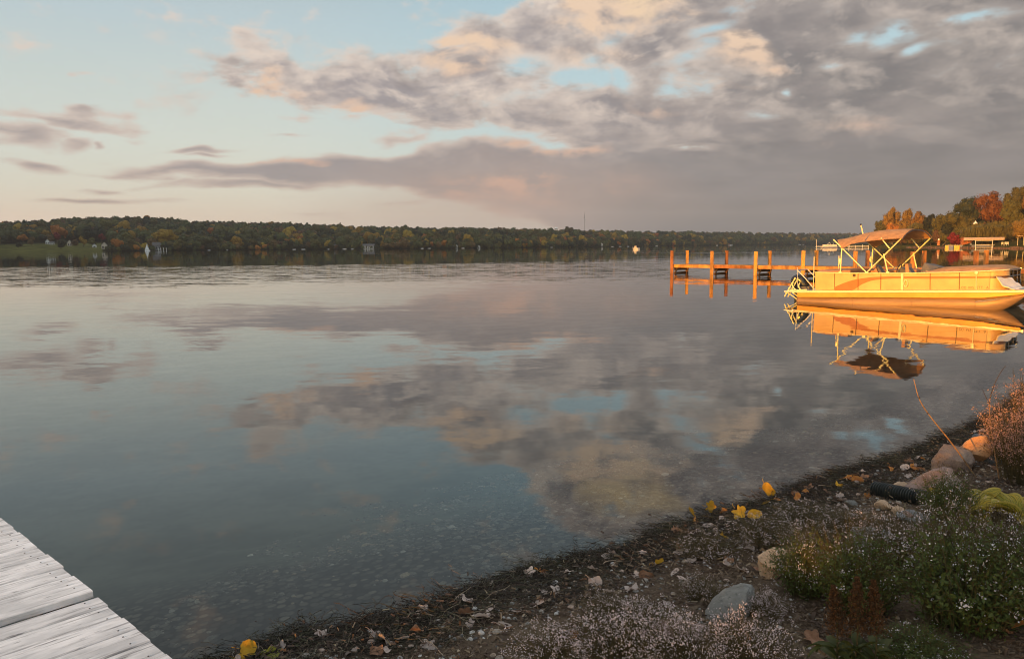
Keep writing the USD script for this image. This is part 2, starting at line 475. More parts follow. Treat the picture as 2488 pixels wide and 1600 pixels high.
# ------------------------------------------------------------------ the lake
def water_material():
    g = Graph()
    pos = g.add('geometry', 'position')
    xy = g.add('separate_xyz', vector=pos)
    px, py = xy + '.x', xy + '.y'
    patch = g.noise(g.scaled(pos, (.012, .03, 1)), 1.0, 3.0, .55)
    patch2 = g.noise(g.scaled(pos, (.05, .11, 1), (31, 7, 0)), 1.0, 3.0, .55)
    # a light breeze ruffles the open water left of the pier; the rest lies almost still
    ruffle = g.m('multiply', g.m('multiply', g.step(py, 36, 56), g.step(py, 96, 80)), g.m('multiply', g.step(px, 26, 6), g.m('multiply_add', g.step(patch, .3, .6), .6, .4)))
    ruffle = g.m('maximum', ruffle, g.m('multiply', g.m('multiply', g.step(patch, .5, .62), g.step(py, 110, 200)), .35))
    amp = g.m('add', g.m('multiply', ruffle, .036), g.m('multiply_add', g.step(patch2, .4, .65), .004, .0028))
    s1 = g.add('separate_xyz', vector=g.noise(g.scaled(pos, (.5, 1.6, 1)), 1.0, 4.0, .6, out='color'))
    s2 = g.add('separate_xyz', vector=g.noise(g.scaled(pos, (4.0, 9.0, 1), (5, 3, 1)), 1.0, 3.0, .6, out='color'))

    def slope(k):
        a = g.m('multiply', g.m('subtract', s1 + k, .5), 4.5)
        b = g.m('multiply', g.m('subtract', s2 + k, .5), 2.4)
        return g.m('multiply', g.m('add', a, b), amp)

    nrm = g.add('vector_math', 'vector', math_type='normalize', vector1=g.add('combine_xyz', 'vector', x=g.m('multiply', slope('.x'), .55), y=slope('.y'), z=1.0))
    gl = g.add('glossy_bsdf', 'BSDF', color=(.97, .97, .97), roughness=0.0, normal=nrm)
    tr = g.add('transparent_bsdf', 'BSDF', color=(.80, .82, .75))
    fr = g.add('fresnel', 'fac', IOR=1.48, normal=nrm)
    return g.build('water', surface=g.add('mix_closure', 'closure', fac=fr, closure1=tr, closure2=gl))


WATER = obj('lake_water', (np.array([[-3000, -300, 0], [3000, -300, 0], [3000, 5200, 0], [-3000, 5200, 0]], float), np.array([[0, 1, 2, 3]])), water_material(), kind='structure', label='calm lake water reflecting the evening clouds')

# shoreline of the near bank, and the ground as a height over (x, y)
SHORE = np.array([on_z(x * 1.0388, y * 1.0388)[:2] for x, y in [(505, 1540), (620, 1500), (700, 1477), (780, 1470), (900, 1442), (1060, 1385), (1200, 1337), (1330, 1305), (1430, 1282), (1500, 1262), (1560, 1235), (1680, 1195), (1780, 1172), (1850, 1145), (1960, 1105), (2130, 1058), (2200, 1030), (2290, 990), (2340, 965)]])
SHORE = np.vstack([[-3.2, 2.1], [-2.1, 3.2], SHORE + np.array([.03, -.05]), [8.5, 12.0], [14, 17], [30, 26], [80, 46]])


def shore_distance(x, y):
    """Signed distance to the near shoreline, positive on land."""
    p = np.stack([np.asarray(x, float).ravel(), np.asarray(y, float).ravel()], 1)
    best = np.full(len(p), 1e9)
    sign = np.zeros(len(p))
    for a, b in zip(SHORE[:-1], SHORE[1:]):
        d = b - a
        t = np.clip(((p - a) @ d) / (d @ d), 0, 1)
        q = p - a - t[:, None] * d
        r = np.hypot(q[:, 0], q[:, 1])
        s = d[0] * (p[:, 1] - a[1]) - d[1] * (p[:, 0] - a[0])
        m = r < best
        best[m], sign[m] = r[m], np.where(s[m] < 0, 1, -1)
    return (best * sign).reshape(np.shape(x))


def ground(x, y, rough=True):
    x, y = np.asarray(x, float), np.asarray(y, float)
    d = shore_distance(x, y)
    z = np.where(d > 0, .012 * (1 - np.exp(-d / .04)) + .05 * np.minimum(d, .6) + .13 * np.clip(d - .5, 0, None) - .055 * np.clip(d - 3.0, 0, None), .13 * d - .02 * d * d * (d > -3) + 0)
    z = np.where(d < -3, -.57 + .06 * (d + 3), z)
    z = np.clip(z, -2.2, 1.1)
    if rough:
        P = np.stack([x, y, np.zeros_like(x)], -1)
        land = np.clip(d / .5, 0, 1)
        z = z + land * ((meshkit.fbm(P * 2.3, 3, 4) - .5) * .07 + (meshkit.fbm(P * 11, 3, 8) - .5) * .03) + (1 - land) * (meshkit.fbm(P * 3, 2, 3) - .5) * .03
    return z


def on_ground(px, py):
    """Where the line of sight through a pixel meets the bank."""
    d = ray(px, py)
    t0, t1 = .5, (0 - EYE) / d[2]
    for t in np.linspace(1.2, t1, 160):
        p = CAM + d * t
        if p[2] < float(ground(p[0], p[1])):
            t1 = t
            break
        t0 = t
    for _ in range(12):
        t = (t0 + t1) / 2
        p = CAM + d * t
        t0, t1 = (t0, t) if p[2] < float(ground(p[0], p[1])) else (t, t1)
    return p


xs, ys = np.arange(-2.6, 9.0, .028), np.arange(1.2, 13.0, .028)
GX, GY = np.meshgrid(xs, ys, indexing='ij')
D = shore_distance(GX, GY)
GZ = ground(GX, GY)
V = np.stack([GX, GY, GZ], -1)
v, q = grid_mesh(V)
keep = (D.ravel()[q] > -.06).any(1)


def soil():
    g = Graph()
    pos = g.add('geometry', 'position')
    a, b, c = g.noise(pos, 9.0, 5.0, .65), g.noise(pos, 55.0, 4.0, .6), g.noise(g.scaled(pos, (1, 1, 1), (4, 4, 0)), 1.6, 3.0, .5)
    col = g.ramp(b, [(0, (.014, .009, .006)), (.38, (.045, .028, .017)), (.5, (.085, .057, .037)), (.62, (.16, .115, .08)), (1, (.30, .23, .165))])
    col = g.mix(g.m('multiply', g.step(a, .4, .7), .8), col, (.040, .025, .015))
    col = g.mix(g.m('multiply', g.step(c, .45, .62), .5), col, (.14, .105, .075))
    bp = g.add('bump', 'normal', height=g.m('add', b, g.m('multiply', a, 2.0)), strength=1.0, distance=.012)
    return g.build('dark_soil', surface=g.add('principled_bsdf', 'BSDF', base_color=col, roughness=.9, specular_ior_level=.08, normal=bp))


def lake_floor():
    g = Graph()
    pos = g.add('geometry', 'position')
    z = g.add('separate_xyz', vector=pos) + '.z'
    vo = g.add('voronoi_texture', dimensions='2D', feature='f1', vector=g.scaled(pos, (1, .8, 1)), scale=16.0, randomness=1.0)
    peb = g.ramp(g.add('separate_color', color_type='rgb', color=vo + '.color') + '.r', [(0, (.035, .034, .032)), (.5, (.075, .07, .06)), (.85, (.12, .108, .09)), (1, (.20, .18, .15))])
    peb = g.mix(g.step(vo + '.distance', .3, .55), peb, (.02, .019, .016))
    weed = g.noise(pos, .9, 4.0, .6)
    silt = g.mix(g.step(weed, .35, .65), (.08, .09, .075), (.15, .16, .135))  # silt of the deeper bed, with the murk of the water put into its colour
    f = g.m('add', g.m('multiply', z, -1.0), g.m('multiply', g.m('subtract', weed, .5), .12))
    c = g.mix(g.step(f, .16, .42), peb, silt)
    return g.build('lake_floor', surface=g.add('diffuse_bsdf', 'BSDF', color=c))


SOIL = soil()
idx = np.unique(q[keep])
BANK = obj('bank', (v[idx], np.searchsorted(idx, q[keep])), SOIL, smooth=True, kind='structure', label='dark mulch bank sloping to the lake')
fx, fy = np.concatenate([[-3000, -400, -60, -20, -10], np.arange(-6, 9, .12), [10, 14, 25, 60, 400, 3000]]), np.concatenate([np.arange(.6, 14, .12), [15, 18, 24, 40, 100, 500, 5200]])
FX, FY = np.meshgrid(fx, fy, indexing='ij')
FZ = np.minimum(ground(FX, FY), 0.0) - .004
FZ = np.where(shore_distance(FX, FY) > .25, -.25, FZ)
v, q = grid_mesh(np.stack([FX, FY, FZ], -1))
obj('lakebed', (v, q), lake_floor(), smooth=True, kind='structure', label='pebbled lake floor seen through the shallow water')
# the garden behind the camera, to where the land ends
gx, gy = np.concatenate([[-3000, -900, -300, -100, -40, -20, -12, -8, -5], np.arange(-4, 9.1, .5), [9.5, 12, 16, 25, 60, 200, 3000]]), np.array([-3000, -800, -200, -60, -25, -12, -6, -3, -1, 0, .6, 1.25])
X2, Y2 = np.meshgrid(gx, gy, indexing='ij')
Z2 = np.where(Y2 > 1.2, ground(X2, Y2) - .02, np.clip(.13 * (1.3 - Y2) * .3, 0, 1.2) + .35)
v, q = grid_mesh(np.stack([X2, Y2, Z2], -1))
lawn = mat('lawn_grass', (.05, .075, .02), .9, .3, 3.0, coord='world', spec=0.0)
obj('garden', (v, q), lawn, smooth=True, kind='structure', label='grass behind the bank')

# ------------------------------------------------------------------ the far shore
px_c = np.array([-500, -200, 0, 60, 250, 374, 473, 582, 727, 831, 935, 1143, 1350, 1558, 1766, 1974, 2036, 2150, 2300])
top_c = np.array([548, 545, 538, 534, 525, 523, 534, 537, 538.5, 545, 548, 551, 554.5, 558, 561, 563, 564, 566, 568]) + 1.0
shore_c = np.array([470, 490, 510, 515, 550, 575, 590, 615, 640, 650, 655, 665, 760, 950, 1200, 1480, 1560, 1700, 1900])
hor = lambda px: 604.8 - .006838 * px


def far_ground(px, t, depth=420.0):
    """A point of the far shore: px the pixel column, t 0 at the water to 1 at the skyline."""
    ys = np.interp(px, px_c, shore_c)
    y = ys + depth * t
    ztop = (hor(px) - np.interp(px, px_c, top_c)) / FPX * (ys + depth) + EYE - 11.0
    s = np.clip((t - .06) / .94, 0, 1)
    prof = np.where(t < .06, -1.0 + 2.0 * t / .06, 1.0 + (np.maximum(ztop, 6) - 1.0) * (s * s * (3 - 2 * s)) ** .8)
    prof = np.where(t > 1, np.maximum(ztop, 6) * (1 - .5 * (t - 1)), prof)
    left = np.clip((300 - px) / 60, 0, 1) * (t < .4)
    prof = prof * (1 - left) + left * np.minimum(prof, -.8 + 1.6 * np.clip(t / .03, 0, 1) + 5.5 * np.clip(t / .22, 0, 1) + np.clip((t - .22) / .18, 0, 1) * 12)
    x = (px - 1244) / FPX * y * 1.006
    return np.stack([x, y, prof], -1)


PXG, TG = np.meshgrid(np.linspace(-480, 2280, 140), np.concatenate([[-.01, 0, .02, .04, .06], np.linspace(.1, 1, 16), [1.3, 1.8]]), indexing='ij')
forest_floor = mat('forest_floor', (.03, .03, .015), .9, .3, .05, coord='world', spec=0.0)
obj('far_hills', grid_mesh(far_ground(PXG, TG)), forest_floor, smooth=True, kind='structure', label='long wooded hills across the lake')
PXL, TL = np.meshgrid(np.linspace(-200, 262, 40), np.linspace(.012, .26, 14), indexing='ij')
P = far_ground(PXL, TL)
P[..., 2] += .25
obj('far_lawn', grid_mesh(P), mat('far_lawn_grass', (.10, .098, .034), .9, .2, .1, coord='world', spec=0.0), smooth=True, kind='structure', label='green lawn sloping to the water at the left of the far shore')


def crown(r, n, leaf, seed, lobes=9, core=.0, droop=False, flat=1.0, spread=.62):
    """Leaf clumps spread over lobes inside an ellipsoid r = (rx, ry, rz), centred on the origin."""
    R = np.random.default_rng(seed)
    r = np.asarray(r, float)
    c = R.normal(size=(lobes, 3))
    c /= np.linalg.norm(c, axis=1, keepdims=True)
    c *= R.uniform(.35, 1.0, (lobes, 1)) * spread
    c[:, 2] = c[:, 2] * .9 + .05
    lr = R.uniform(.3, .52, lobes) if lobes < 16 else R.uniform(.2, .4, lobes)
    k = R.choice(lobes, n, p=lr ** 2 / (lr ** 2).sum())
    d = R.normal(size=(n, 3))
    d /= np.linalg.norm(d, axis=1, keepdims=True)
    p = (c[k] + d * (lr[k] * R.uniform(.62, 1.06, n) ** .6)[:, None]) * r
    s = leaf * R.uniform(.55, 1.25, n)
    nrm = d + R.normal(size=(n, 3)) * .75
    nrm /= np.linalg.norm(nrm, axis=1, keepdims=True)
    if droop:
        nrm[:, 2] *= .15
        nrm /= np.linalg.norm(nrm, axis=1, keepdims=True)
        p[:, 2] -= R.uniform(0, .35, n) * r[2]
    a = np.cross(nrm, R.normal(size=(n, 3)) if not droop else np.array([0, 0, 1.0]) + R.normal(size=(n, 3)) * .12)
    a /= np.linalg.norm(a, axis=1, keepdims=True)
    b = np.cross(nrm, a)
    if droop:
        sa, sb = s * .26, s * 2.3
    else:
        sa, sb = s, s * R.uniform(.5, .85, n)
    sk = R.uniform(.2, .8, (n, 1))
    V = np.stack([p - a * sa[:, None] * .5, p + b * sb[:, None] * (sk - .5) * .9 - b * sb[:, None] * .3, p + a * sa[:, None] * .5, p + b * sb[:, None] * .6], 1)
    F = np.arange(n * 4).reshape(-1, 4)
    parts = [trimesh.Trimesh(V.reshape(-1, 3), np.vstack([F[:, [0, 1, 2]], F[:, [0, 2, 3]]]), process=False)]
    if core:
        for cc, q in zip(c, lr):
            m = trimesh.creation.icosphere(1, 1.0)
            m.vertices = (cc + m.vertices * (q * core + (meshkit.noise(m.vertices * 2.3 + seed, seed) - .5)[:, None] * .2)) * r
            parts.append(m)
    return cat_(parts)


greens = [(.075, .082, .026), (.095, .095, .03), (.066, .07, .024), (.12, .10, .032)]
LEAF = {
    'green': leafy('leaves_green', greens, .3, obj_shift=.6),
    'olive': leafy('leaves_olive', [(.10, .085, .022), (.13, .095, .025), (.08, .072, .022), (.11, .075, .024)], .3, obj_shift=.6),
    'brown': leafy('leaves_brown', [(.12, .07, .03), (.14, .075, .03), (.09, .06, .026)], .3, obj_shift=.6),
    'yellow': leafy('leaves_yellow', [(.30, .19, .025), (.22, .15, .03), (.34, .2, .03), (.14, .11, .025)], .3, obj_shift=.4),
    'orange': leafy('leaves_orange', [(.34, .13, .025), (.28, .1, .025), (.38, .17, .03), (.18, .09, .025)], .3, obj_shift=.4),
    'red': leafy('leaves_red', [(.18, .022, .018), (.14, .02, .02), (.22, .04, .02), (.09, .02, .015)], .3),
    'dark': leafy('leaves_dark', [(.030, .037, .018), (.036, .042, .02), (.044, .044, .02)], .2, obj_shift=.5)}
BARK = mat('bark', (.09, .07, .05), .9, .3, 8.0, stretch=(1, 1, .25), bump=.02, bscale=20)

# the wood on the hills: clumps of crowns too far and too many to tell apart
src, kinds = [], []
for i, k in enumerate(['green', 'green', 'dark', 'olive', 'olive', 'brown', 'dark', 'yellow', 'orange']):
    src.append((crown((5.2, 5.2, 5.8), 150, 1.9, 40 + i, 8, core=.86), LEAF[k]))
R = np.random.default_rng(5)
N = 7600
px = R.uniform(-420, 2240, N)
t = np.where(R.random(N) < .45, R.beta(1, 3, N), R.uniform(0, 1.04, N)) * .97 + .03
yel = meshkit.noise(np.stack([px / 60, t * 6, 0 * px], 1), 3)
wt = np.array([.23, .18, .16, .15, .1, .08, .06, .025, .015])
idx = R.choice(len(src), N, p=wt / wt.sum())
warm = (yel > .66) & (t < .5) & (R.random(N) < .5)
idx[warm] = R.choice([3, 7, 7, 5, 8], warm.sum())
idx[(t > .75) & (R.random(N) < .5)] = 5
ok = ~((px < 285) & (t < .3))
for hx0, hx1 in ((880, 935), (380, 402)):
    ok &= ~((px > hx0) & (px < hx1) & (t < .1))
px, t, idx = px[ok], t[ok], idx[ok]
P = far_ground(px, t)
scl = R.lognormal(-.08, .26, len(px)).clip(.5, 1.6) * np.where(t < .12, .68, 1.0)
scl = np.where(t > .6, np.minimum(scl, 1.1), scl)
P[:, 2] += 5.6 * scl - R.uniform(0, 2.0, len(px))
scatter('far_wood', src, P, quat(R.uniform(0, 6.28, len(px))), scl, idx, 'mixed autumn wood covering the far hills', 'wood')
shr = R.uniform(-420, 2240, 900)
shr = shr[(shr > 270)]
P = far_ground(shr, np.full(len(shr), .045) + R.uniform(-.01, .02, len(shr)))
P[:, 2] += 1.2
scatter('far_shore_brush', [src[2], src[0], src[3]], P, quat(R.uniform(0, 6.28, len(shr))), R.uniform(.25, .5, len(shr)), R.integers(0, 3, len(shr)), 'dark brush along the foot of the far hills', 'brush')


def trunk(h, r, seed, lean=0.0, limbs=4, spread=.3):
    R = np.random.default_rng(seed)
    top = np.array([lean * h, 0, h])
    parts = [tube(spline([(0, 0, -.3), (lean * h * .3 + R.normal() * r, R.normal() * r, h * .45), top], 7), np.linspace(r * 1.15, r * .35, 7), 8)]
    for i in range(limbs):
        z = R.uniform(.4, .75) * h
        a = R.uniform(0, 6.28)
        p = np.array([lean * z, 0, z])
        e = p + np.array([math.cos(a) * spread * h, math.sin(a) * spread * h, h * R.uniform(.15, .4)])
        parts.append(tube([p, (p + e) / 2 + (0, 0, .06 * h), e], [r * .5, r * .35, r * .15], 6))
    return cat_(parts)


def tree(name, label, cat, base, h, w, leaf_mat, seed, n=420, leaf=1.5, lobes=9, droop=False, core=.8, group=None, low=.22, lean=0.0, limbs=3):
    """A tree > trunk, crown; base on the ground, h high, w wide."""
    o = thing(name, label, cat, base, group=group)
    obj('trunk', trunk(h * .8, max(.12, h * .022), seed, lean, limbs), BARK, o)
    rz = h * (1 - low) / 2
    c = crown((w / 2 * 1.12, w / 2 * 1.12, rz * 1.12), n, leaf, seed, lobes, core, droop)
    c.apply_translation((lean * h * .7, 0, h - rz))
    obj('crown', c, leaf_mat, o)
    return o


def far_tree(px, ybase, ytop, wpx, kind, label, n=300, cat='tree', name='far_tree', droop=False, low=.12):
    """A tree of the far shore that stands out, where the photograph has it."""
    t = np.linspace(.02, .5, 120)
    G = far_ground(np.full(120, px, float), t)
    vis = hor(px) - (G[:, 2] - EYE) / G[:, 1] * FPX
    k = int(np.argmin(np.abs(vis - ybase)))
    g = G[k]
    h, w = (ybase - ytop) / FPX * g[1], wpx / FPX * g[1]
    return tree(name, label, cat, g - (0, 0, .4), h + .4, w, LEAF[kind], int(px * 7) % 9973, n, max(.8, w / 8), 8, droop, .82, low=low)


for a in [(415, 604, 553, 62, 'yellow', 'broad golden tree, the largest along the far shore', 700), (452, 606, 582, 30, 'olive', 'low rounded olive tree at the foot of the broad golden tree'),
          (154, 592, 563, 19, 'red', 'crimson tree beside the white house on the far lawn'), (163, 606, 576, 22, 'dark', 'dark green tree by the water in front of the crimson tree'),
          (75, 592, 568, 26, 'orange', 'dull orange tree at the top of the far lawn'), (92, 598, 575, 20, 'brown', 'maroon brown tree right of the dull orange tree on the far lawn'),
          (8, 602, 572, 24, 'brown', 'reddish tree at the left edge of the far lawn'), (28, 597, 570, 20, 'dark', 'dark tree next to the reddish tree at the left edge'),
          (61, 604, 588, 15, 'dark', 'dark bush alone on the far lawn near the water'), (118, 589, 577, 16, 'green', 'grey green bush left of the white house'),
          (197, 598, 581, 22, 'brown', 'rounded dark maroon tree below the cream house'), (218, 601, 571, 20, 'yellow', 'upright yellow tree right of the rounded maroon tree'),
          (240, 599, 578, 24, 'olive', 'olive tree behind the small white cottage'), (262, 592, 565, 20, 'red', 'rust red tree above the lit gable'),
          (290, 596, 563, 34, 'yellow', 'yellow green tree right of the rust red tree'), (322, 603, 574, 30, 'olive', 'olive tree left of the white sail'),
          (345, 600, 575, 18, 'yellow', 'slim yellowish tree above the white sail'), (374, 604, 571, 26, 'green', 'green tree between the white sail and the broad golden tree'),
          (505, 606, 572, 40, 'green', 'wide green tree right of the low olive tree'), (593, 603, 582, 20, 'yellow', 'small mustard tree at the far waterline'),
          (625, 604, 578, 28, 'olive', 'yellowish olive tree right of the small mustard tree'), (673, 605, 580, 26, 'brown', 'dusty brown tree on the far waterline'),
          (735, 592, 565, 34, 'yellow', 'bright yellow tree on the middle slope'), (775, 588, 560, 36, 'brown', 'tan tree behind the bright yellow tree'),
          (830, 588, 565, 42, 'orange', 'amber tree left of the long white house'), (882, 602, 585, 20, 'yellow', 'lime yellow bush at the corner of the long white house'),
          (960, 604, 588, 60, 'brown', 'low brown thicket right of the long white house'), (985, 592, 572, 26, 'orange', 'orange red tree above the brown thicket'),
          (1020, 592, 572, 26, 'orange', 'second orange red tree above the brown thicket'), (1070, 590, 566, 24, 'yellow', 'yellow tree right of the pair of orange trees'),
          (1205, 592, 573, 24, 'orange', 'bright orange tree in the middle of the far hills'), (1330, 590, 572, 20, 'yellow', 'yellow tree below the radio mast'),
          (1395, 592, 575, 16, 'red', 'faint red tree just left of the radio mast'), (1600, 594, 579, 20, 'orange', 'russet tree behind the left end of the pier'),
          (1690, 590, 568, 22, 'yellow', 'gold tree far behind the second pair of pier posts'), (1765, 590, 574, 24, 'yellow', 'gold tree far behind the third pair of pier posts')]:
    far_tree(*a)

# far houses, boats, mast and water tower
PAINT = {'white': mat('white_siding', (.72, .72, .70), .6, .06, 1.0), 'cream': mat('cream_siding', (.6, .52, .42), .6, .06, 1.0), 'grey': mat('grey_siding', (.22, .23, .25), .7, .1, 1.0), 'rust': mat('rust_siding', (.30, .10, .05), .7, .12, 1.0),
         'roof': mat('roof_shingle', (.10, .095, .095), .8, .2, 3.0), 'pale_roof': mat('pale_roof', (.42, .42, .44), .7, .1, 2.0)}
GLASS = mat('dark_glass', (.02, .025, .03), .08, .05, 2.0, spec=.8)


def at_far(px, ybase):
    t = np.linspace(.015, .5, 200)
    G = far_ground(np.full(200, px, float), t)
    return G[int(np.argmin(np.abs(hor(px) - (G[:, 2] - EYE) / G[:, 1] * FPX - ybase)))]


def house(px, ybase, wpx, hpx, label, wall='white', roof='roof', gable_front=False, windows=3, roof_frac=.42, name='far_house', at=None, rz=None):
    g = at_far(px, ybase) if at is None else np.asarray(at, float)
    s = g[1] / FPX
    w, h = wpx * s, hpx * s
    d = w * .7
    hw, hr = h * (1 - roof_frac), h * roof_frac
    face = math.atan2(g[0], g[1])
    o = thing(name, label, 'house', g - (0, 0, .2), -face if rz is None else rz)
    wall_mesh = box(w, d, hw + .2, (0, d / 2, 0), base=True)
    if gable_front:
        tri = extrude([(-w / 2, 0), (w / 2, 0), (0, hr)], d)
        tri.apply_transform(trimesh.transformations.rotation_matrix(PI / 2, (1, 0, 0)))
        tri.apply_translation((0, d, hw + .2))
        wall_mesh = cat_([wall_mesh, tri])
    obj('wall', wall_mesh, PAINT[wall], o)
    z0, ov = hw + .2, w * .06
    if gable_front:
        for sg_ in (-1, 1):
            obj('roof', bar_plane((sg_ * (w / 2 + ov), -ov, z0 - ov * 2 * hr / w), (0, -ov, z0 + hr), (0, d + ov, z0 + hr), (sg_ * (w / 2 + ov), d + ov, z0 - ov * 2 * hr / w), .25), PAINT[roof], o)
    else:
        for y0, y1 in ((-ov, d / 2), (d + ov, d / 2)):
            obj('roof', bar_plane((-w / 2 - ov, y0, z0), (-w / 2 - ov, y1, z0 + hr), (w / 2 + ov, y1, z0 + hr), (w / 2 + ov, y0, z0), .25), PAINT[roof], o)
    for k in range(windows):
        xw = (k + .5) / windows * w - w / 2
        obj('window', box(w / windows * .5, .12, hw * .45, (xw, -.05, hw * .55)), GLASS, o)
    return o


def bar_plane(a, b, c, d, th):
    """A slab over four corners, th thick."""
    q = np.array([a, b, c, d], float)
    n = np.cross(q[1] - q[0], q[2] - q[0])
    n /= np.linalg.norm(n)
    if n[2] < 0:
        n = -n
    return trimesh.convex.convex_hull(np.vstack([q, q + n * th]))


for a in [(131, 594, 9, 13, 'white two storey house on the far lawn left of the crimson tree', 'white', 'roof', True, 2), (142, 595, 10, 8, 'low white wing house beside the two storey house', 'white', 'roof', False, 2),
          (184, 598, 10, 15, 'cream house with a tall end wall on the far lawn', 'cream', 'roof', True, 2), (243, 602, 9, 9, 'small white cottage by the water right of the yellow tree', 'white', 'pale_roof', True, 1),
          (267, 605, 13, 17, 'steep cream gabled house by the far water', 'cream', 'roof', True, 2), (316, 602, 10, 14, 'dim green grey gabled cottage left of the white sail', 'grey', 'roof', True, 2),
          (392, 607, 17, 18, 'dark grey lake house below the broad golden tree', 'grey', 'roof', False, 3), (478, 604, 30, 10, 'long grey roofed house half hidden by brush', 'grey', 'pale_roof', False, 3),
          (577, 604, 9, 9, 'small pale house at the far waterline left of the mustard tree', 'white', 'roof', True, 1), (820, 603, 12, 10, 'pale gabled house left of the long white house', 'grey', 'pale_roof', True, 2),
          (862, 602, 16, 7, 'low grey house beside the lime yellow bush', 'grey', 'pale_roof', False, 2), (901, 604, 26, 11, 'long white house with dark arched openings', 'white', 'roof', False, 5),
          (1110, 602, 10, 8, 'pale house on the far shore right of centre', 'white', 'pale_roof', True, 2), (1165, 602, 8, 6, 'small pale house near the bright orange tree', 'white', 'roof', True, 1),
          (1460, 598, 8, 8, 'white gabled house on the far shore right of the radio mast', 'white', 'roof', True, 1), (1469, 597, 5, 6, 'narrow white cottage next to the white gabled house', 'white', 'roof', True, 1)]:
    house(*a)
HULL = mat('white_hull', (.78, .78, .76), .35, .05, 2.0)
HULL_D = mat('dull_hull', (.42, .42, .41), .5, .12, 1.0)
COVER = mat('boat_cover', (.12, .14, .2), .8, .1, 2.0)


def small_boat(px, y, lpx, label, cover=False, dist=None, cat='boat', rz=0.2):
    Y = dist or np.interp(px, px_c, shore_c) - 6
    p = at_y(px, y, Y)
    L = lpx / FPX * Y * .9
    o = thing('moored_boat', label, cat, (p[0], Y, 0), rz)
    prof = [(-.5, .2), (.3, .2), (.44, .1), (.5, 0), (.44, -.1), (.3, -.2), (-.5, -.2)]
    hull = extrude([(a * L, b * L) for a, b in prof], .10 * L + .2)
    hull.apply_translation((0, 0, -.05))
    obj('hull', hull, HULL_D, o)
    cab = box(.3 * L, .26 * L, .06 * L, (-.02 * L, 0, .10 * L + .15), base=True)
    obj('cover' if cover else 'cabin', cab, COVER if cover else HULL_D, o)
    obj('motor', box(.05 * L, .06 * L, .16 * L, (-.53 * L, 0, .1 * L)), COVER, o)
    return o


for px, y, l, lb in [(715, 606, 9, 'small grey covered boat at the far shore under the bright yellow tree'), (737, 606, 10, 'small white boat right of the grey covered boat'), (798, 604, 6, 'little white boat left of the pale gabled house'),
                     (837, 605, 10, 'white boat moored below the pale gabled house'), (856, 605, 7, 'smaller white boat beside the long white house'), (1026, 604, 8, 'white boat under the orange red trees on the far shore'), (1043, 604, 8, 'second white boat under the orange red trees, nearer the mast'),
                     (1125, 603, 8, 'white boat in front of the pale house right of centre'), (1340, 601, 6, 'white speck of a boat left of the radio mast'), (1488, 599, 7, 'low white boat right of the white gabled house'), (1507, 598, 6, 'second low white boat right of the white gabled house'),
                     (1526, 598, 6, 'third low white boat, just left of the lone motorboat'), (1595, 597, 7, 'white boat at the far shore above the pier end'), (1742, 595, 6, 'white boat at the far shore between pier posts'), (1775, 595, 12, 'longer white boat at the far shore between pier posts'),
                     (1943, 594, 8, 'pale boat at the far shore above the stern'), (1952, 594, 5, 'tiny pale boat next to the one above the stern'), (508, 608, 7, 'white boat on the far shore right of the long grey roofed house'), (552, 608, 5, 'tiny white boat left of the small pale house')]:
    small_boat(px, y, l, lb, cover='covered' in lb)
for i, px in enumerate([386, 391, 398, 404]):
    p = at_y(px, 608, np.interp(px, px_c, shore_c) - 3)
    o = obj('dock_post', tube([(p[0], p[1], -.5), (p[0], p[1], 2.2)], .14, 6), HULL)
    tag(o, ['first', 'second', 'third', 'last'][i] + ' white dock post from the left, before the dark grey lake house', 'post', 'white posts before the dark lake house')
# sailing boat with its triangular white sail
Y = np.interp(358, px_c, shore_c) - 8
p = at_y(358, 607, Y)
o = thing('sailing_boat', 'small boat with a white triangular sail at the far shore', 'sailboat', (p[0], Y, 0))
hl = extrude([(-1.6, .5), (1.2, .5), (2.0, 0), (1.2, -.5), (-1.6, -.5)], .75)
obj('hull', hl, HULL, o)
obj('mast', tube([(.1, 0, .3), (.1, 0, 5.2)], .07, 6), HULL, o)
sl = extrude([(-1.75, .9), (1.3, .9), (-.1, 5.0)], .05)
sl.apply_transform(trimesh.transformations.rotation_matrix(PI / 2, (1, 0, 0)))
obj('sail', sl, HULL, o)
# lone motorboat out on the lake
Y = 330.0
p = at_y(1545, 606, Y)
o = thing('motorboat', 'small lone motorboat out on the open lake', 'motorboat', (p[0], Y, 0), -.25)
hl = extrude([(-1.0, .8), (.9, .8), (1.6, 0), (.9, -.8), (-1.0, -.8)], .75)
obj('hull', hl, HULL_D, o)
obj('cabin', box(.9, 1.1, .8, (-.2, 0, .75), base=True), HULL_D, o)
obj('motor', box(.4, .45, 1.0, (-1.25, 0, .2), base=True), COVER, o)
STEEL = mat('galvanised_steel', (.35, .35, .36), .5, .1, 3.0, metal=.6)
p = at_y(1420.5, 555, 1260.0)
o = thing('radio_mast', 'thin grey radio mast rising above the far hills', 'mast', (p[0], p[1], p[2] - 8))
hm = (556 - 515) / FPX * 1260 + 8
for k in range(3):
    a = k * 2.094
    obj('leg', tube([(math.cos(a) * .55, math.sin(a) * .55, 0), (math.cos(a) * .4, math.sin(a) * .4, hm - 4)], .14, 5), STEEL, o)
obj('bracing', cat_([tube([(math.cos(a) * .5, math.sin(a) * .5, z), (math.cos(a + 2.094) * .5, math.sin(a + 2.094) * .5, z + 1.2)], .07, 4) for z in np.arange(0, hm - 5, 1.3) for a in (0, 2.094, 4.19)]), STEEL, o)
obj('antenna', tube([(0, 0, hm - 5), (0, 0, hm)], .12, 6), STEEL, o)
obj('dish', box(1.6, .3, 1.4, (-.9, 0, hm * .72)), STEEL, o)
obj('dish', box(1.0, .3, 1.0, (.8, 0, hm * .6)), STEEL, o)
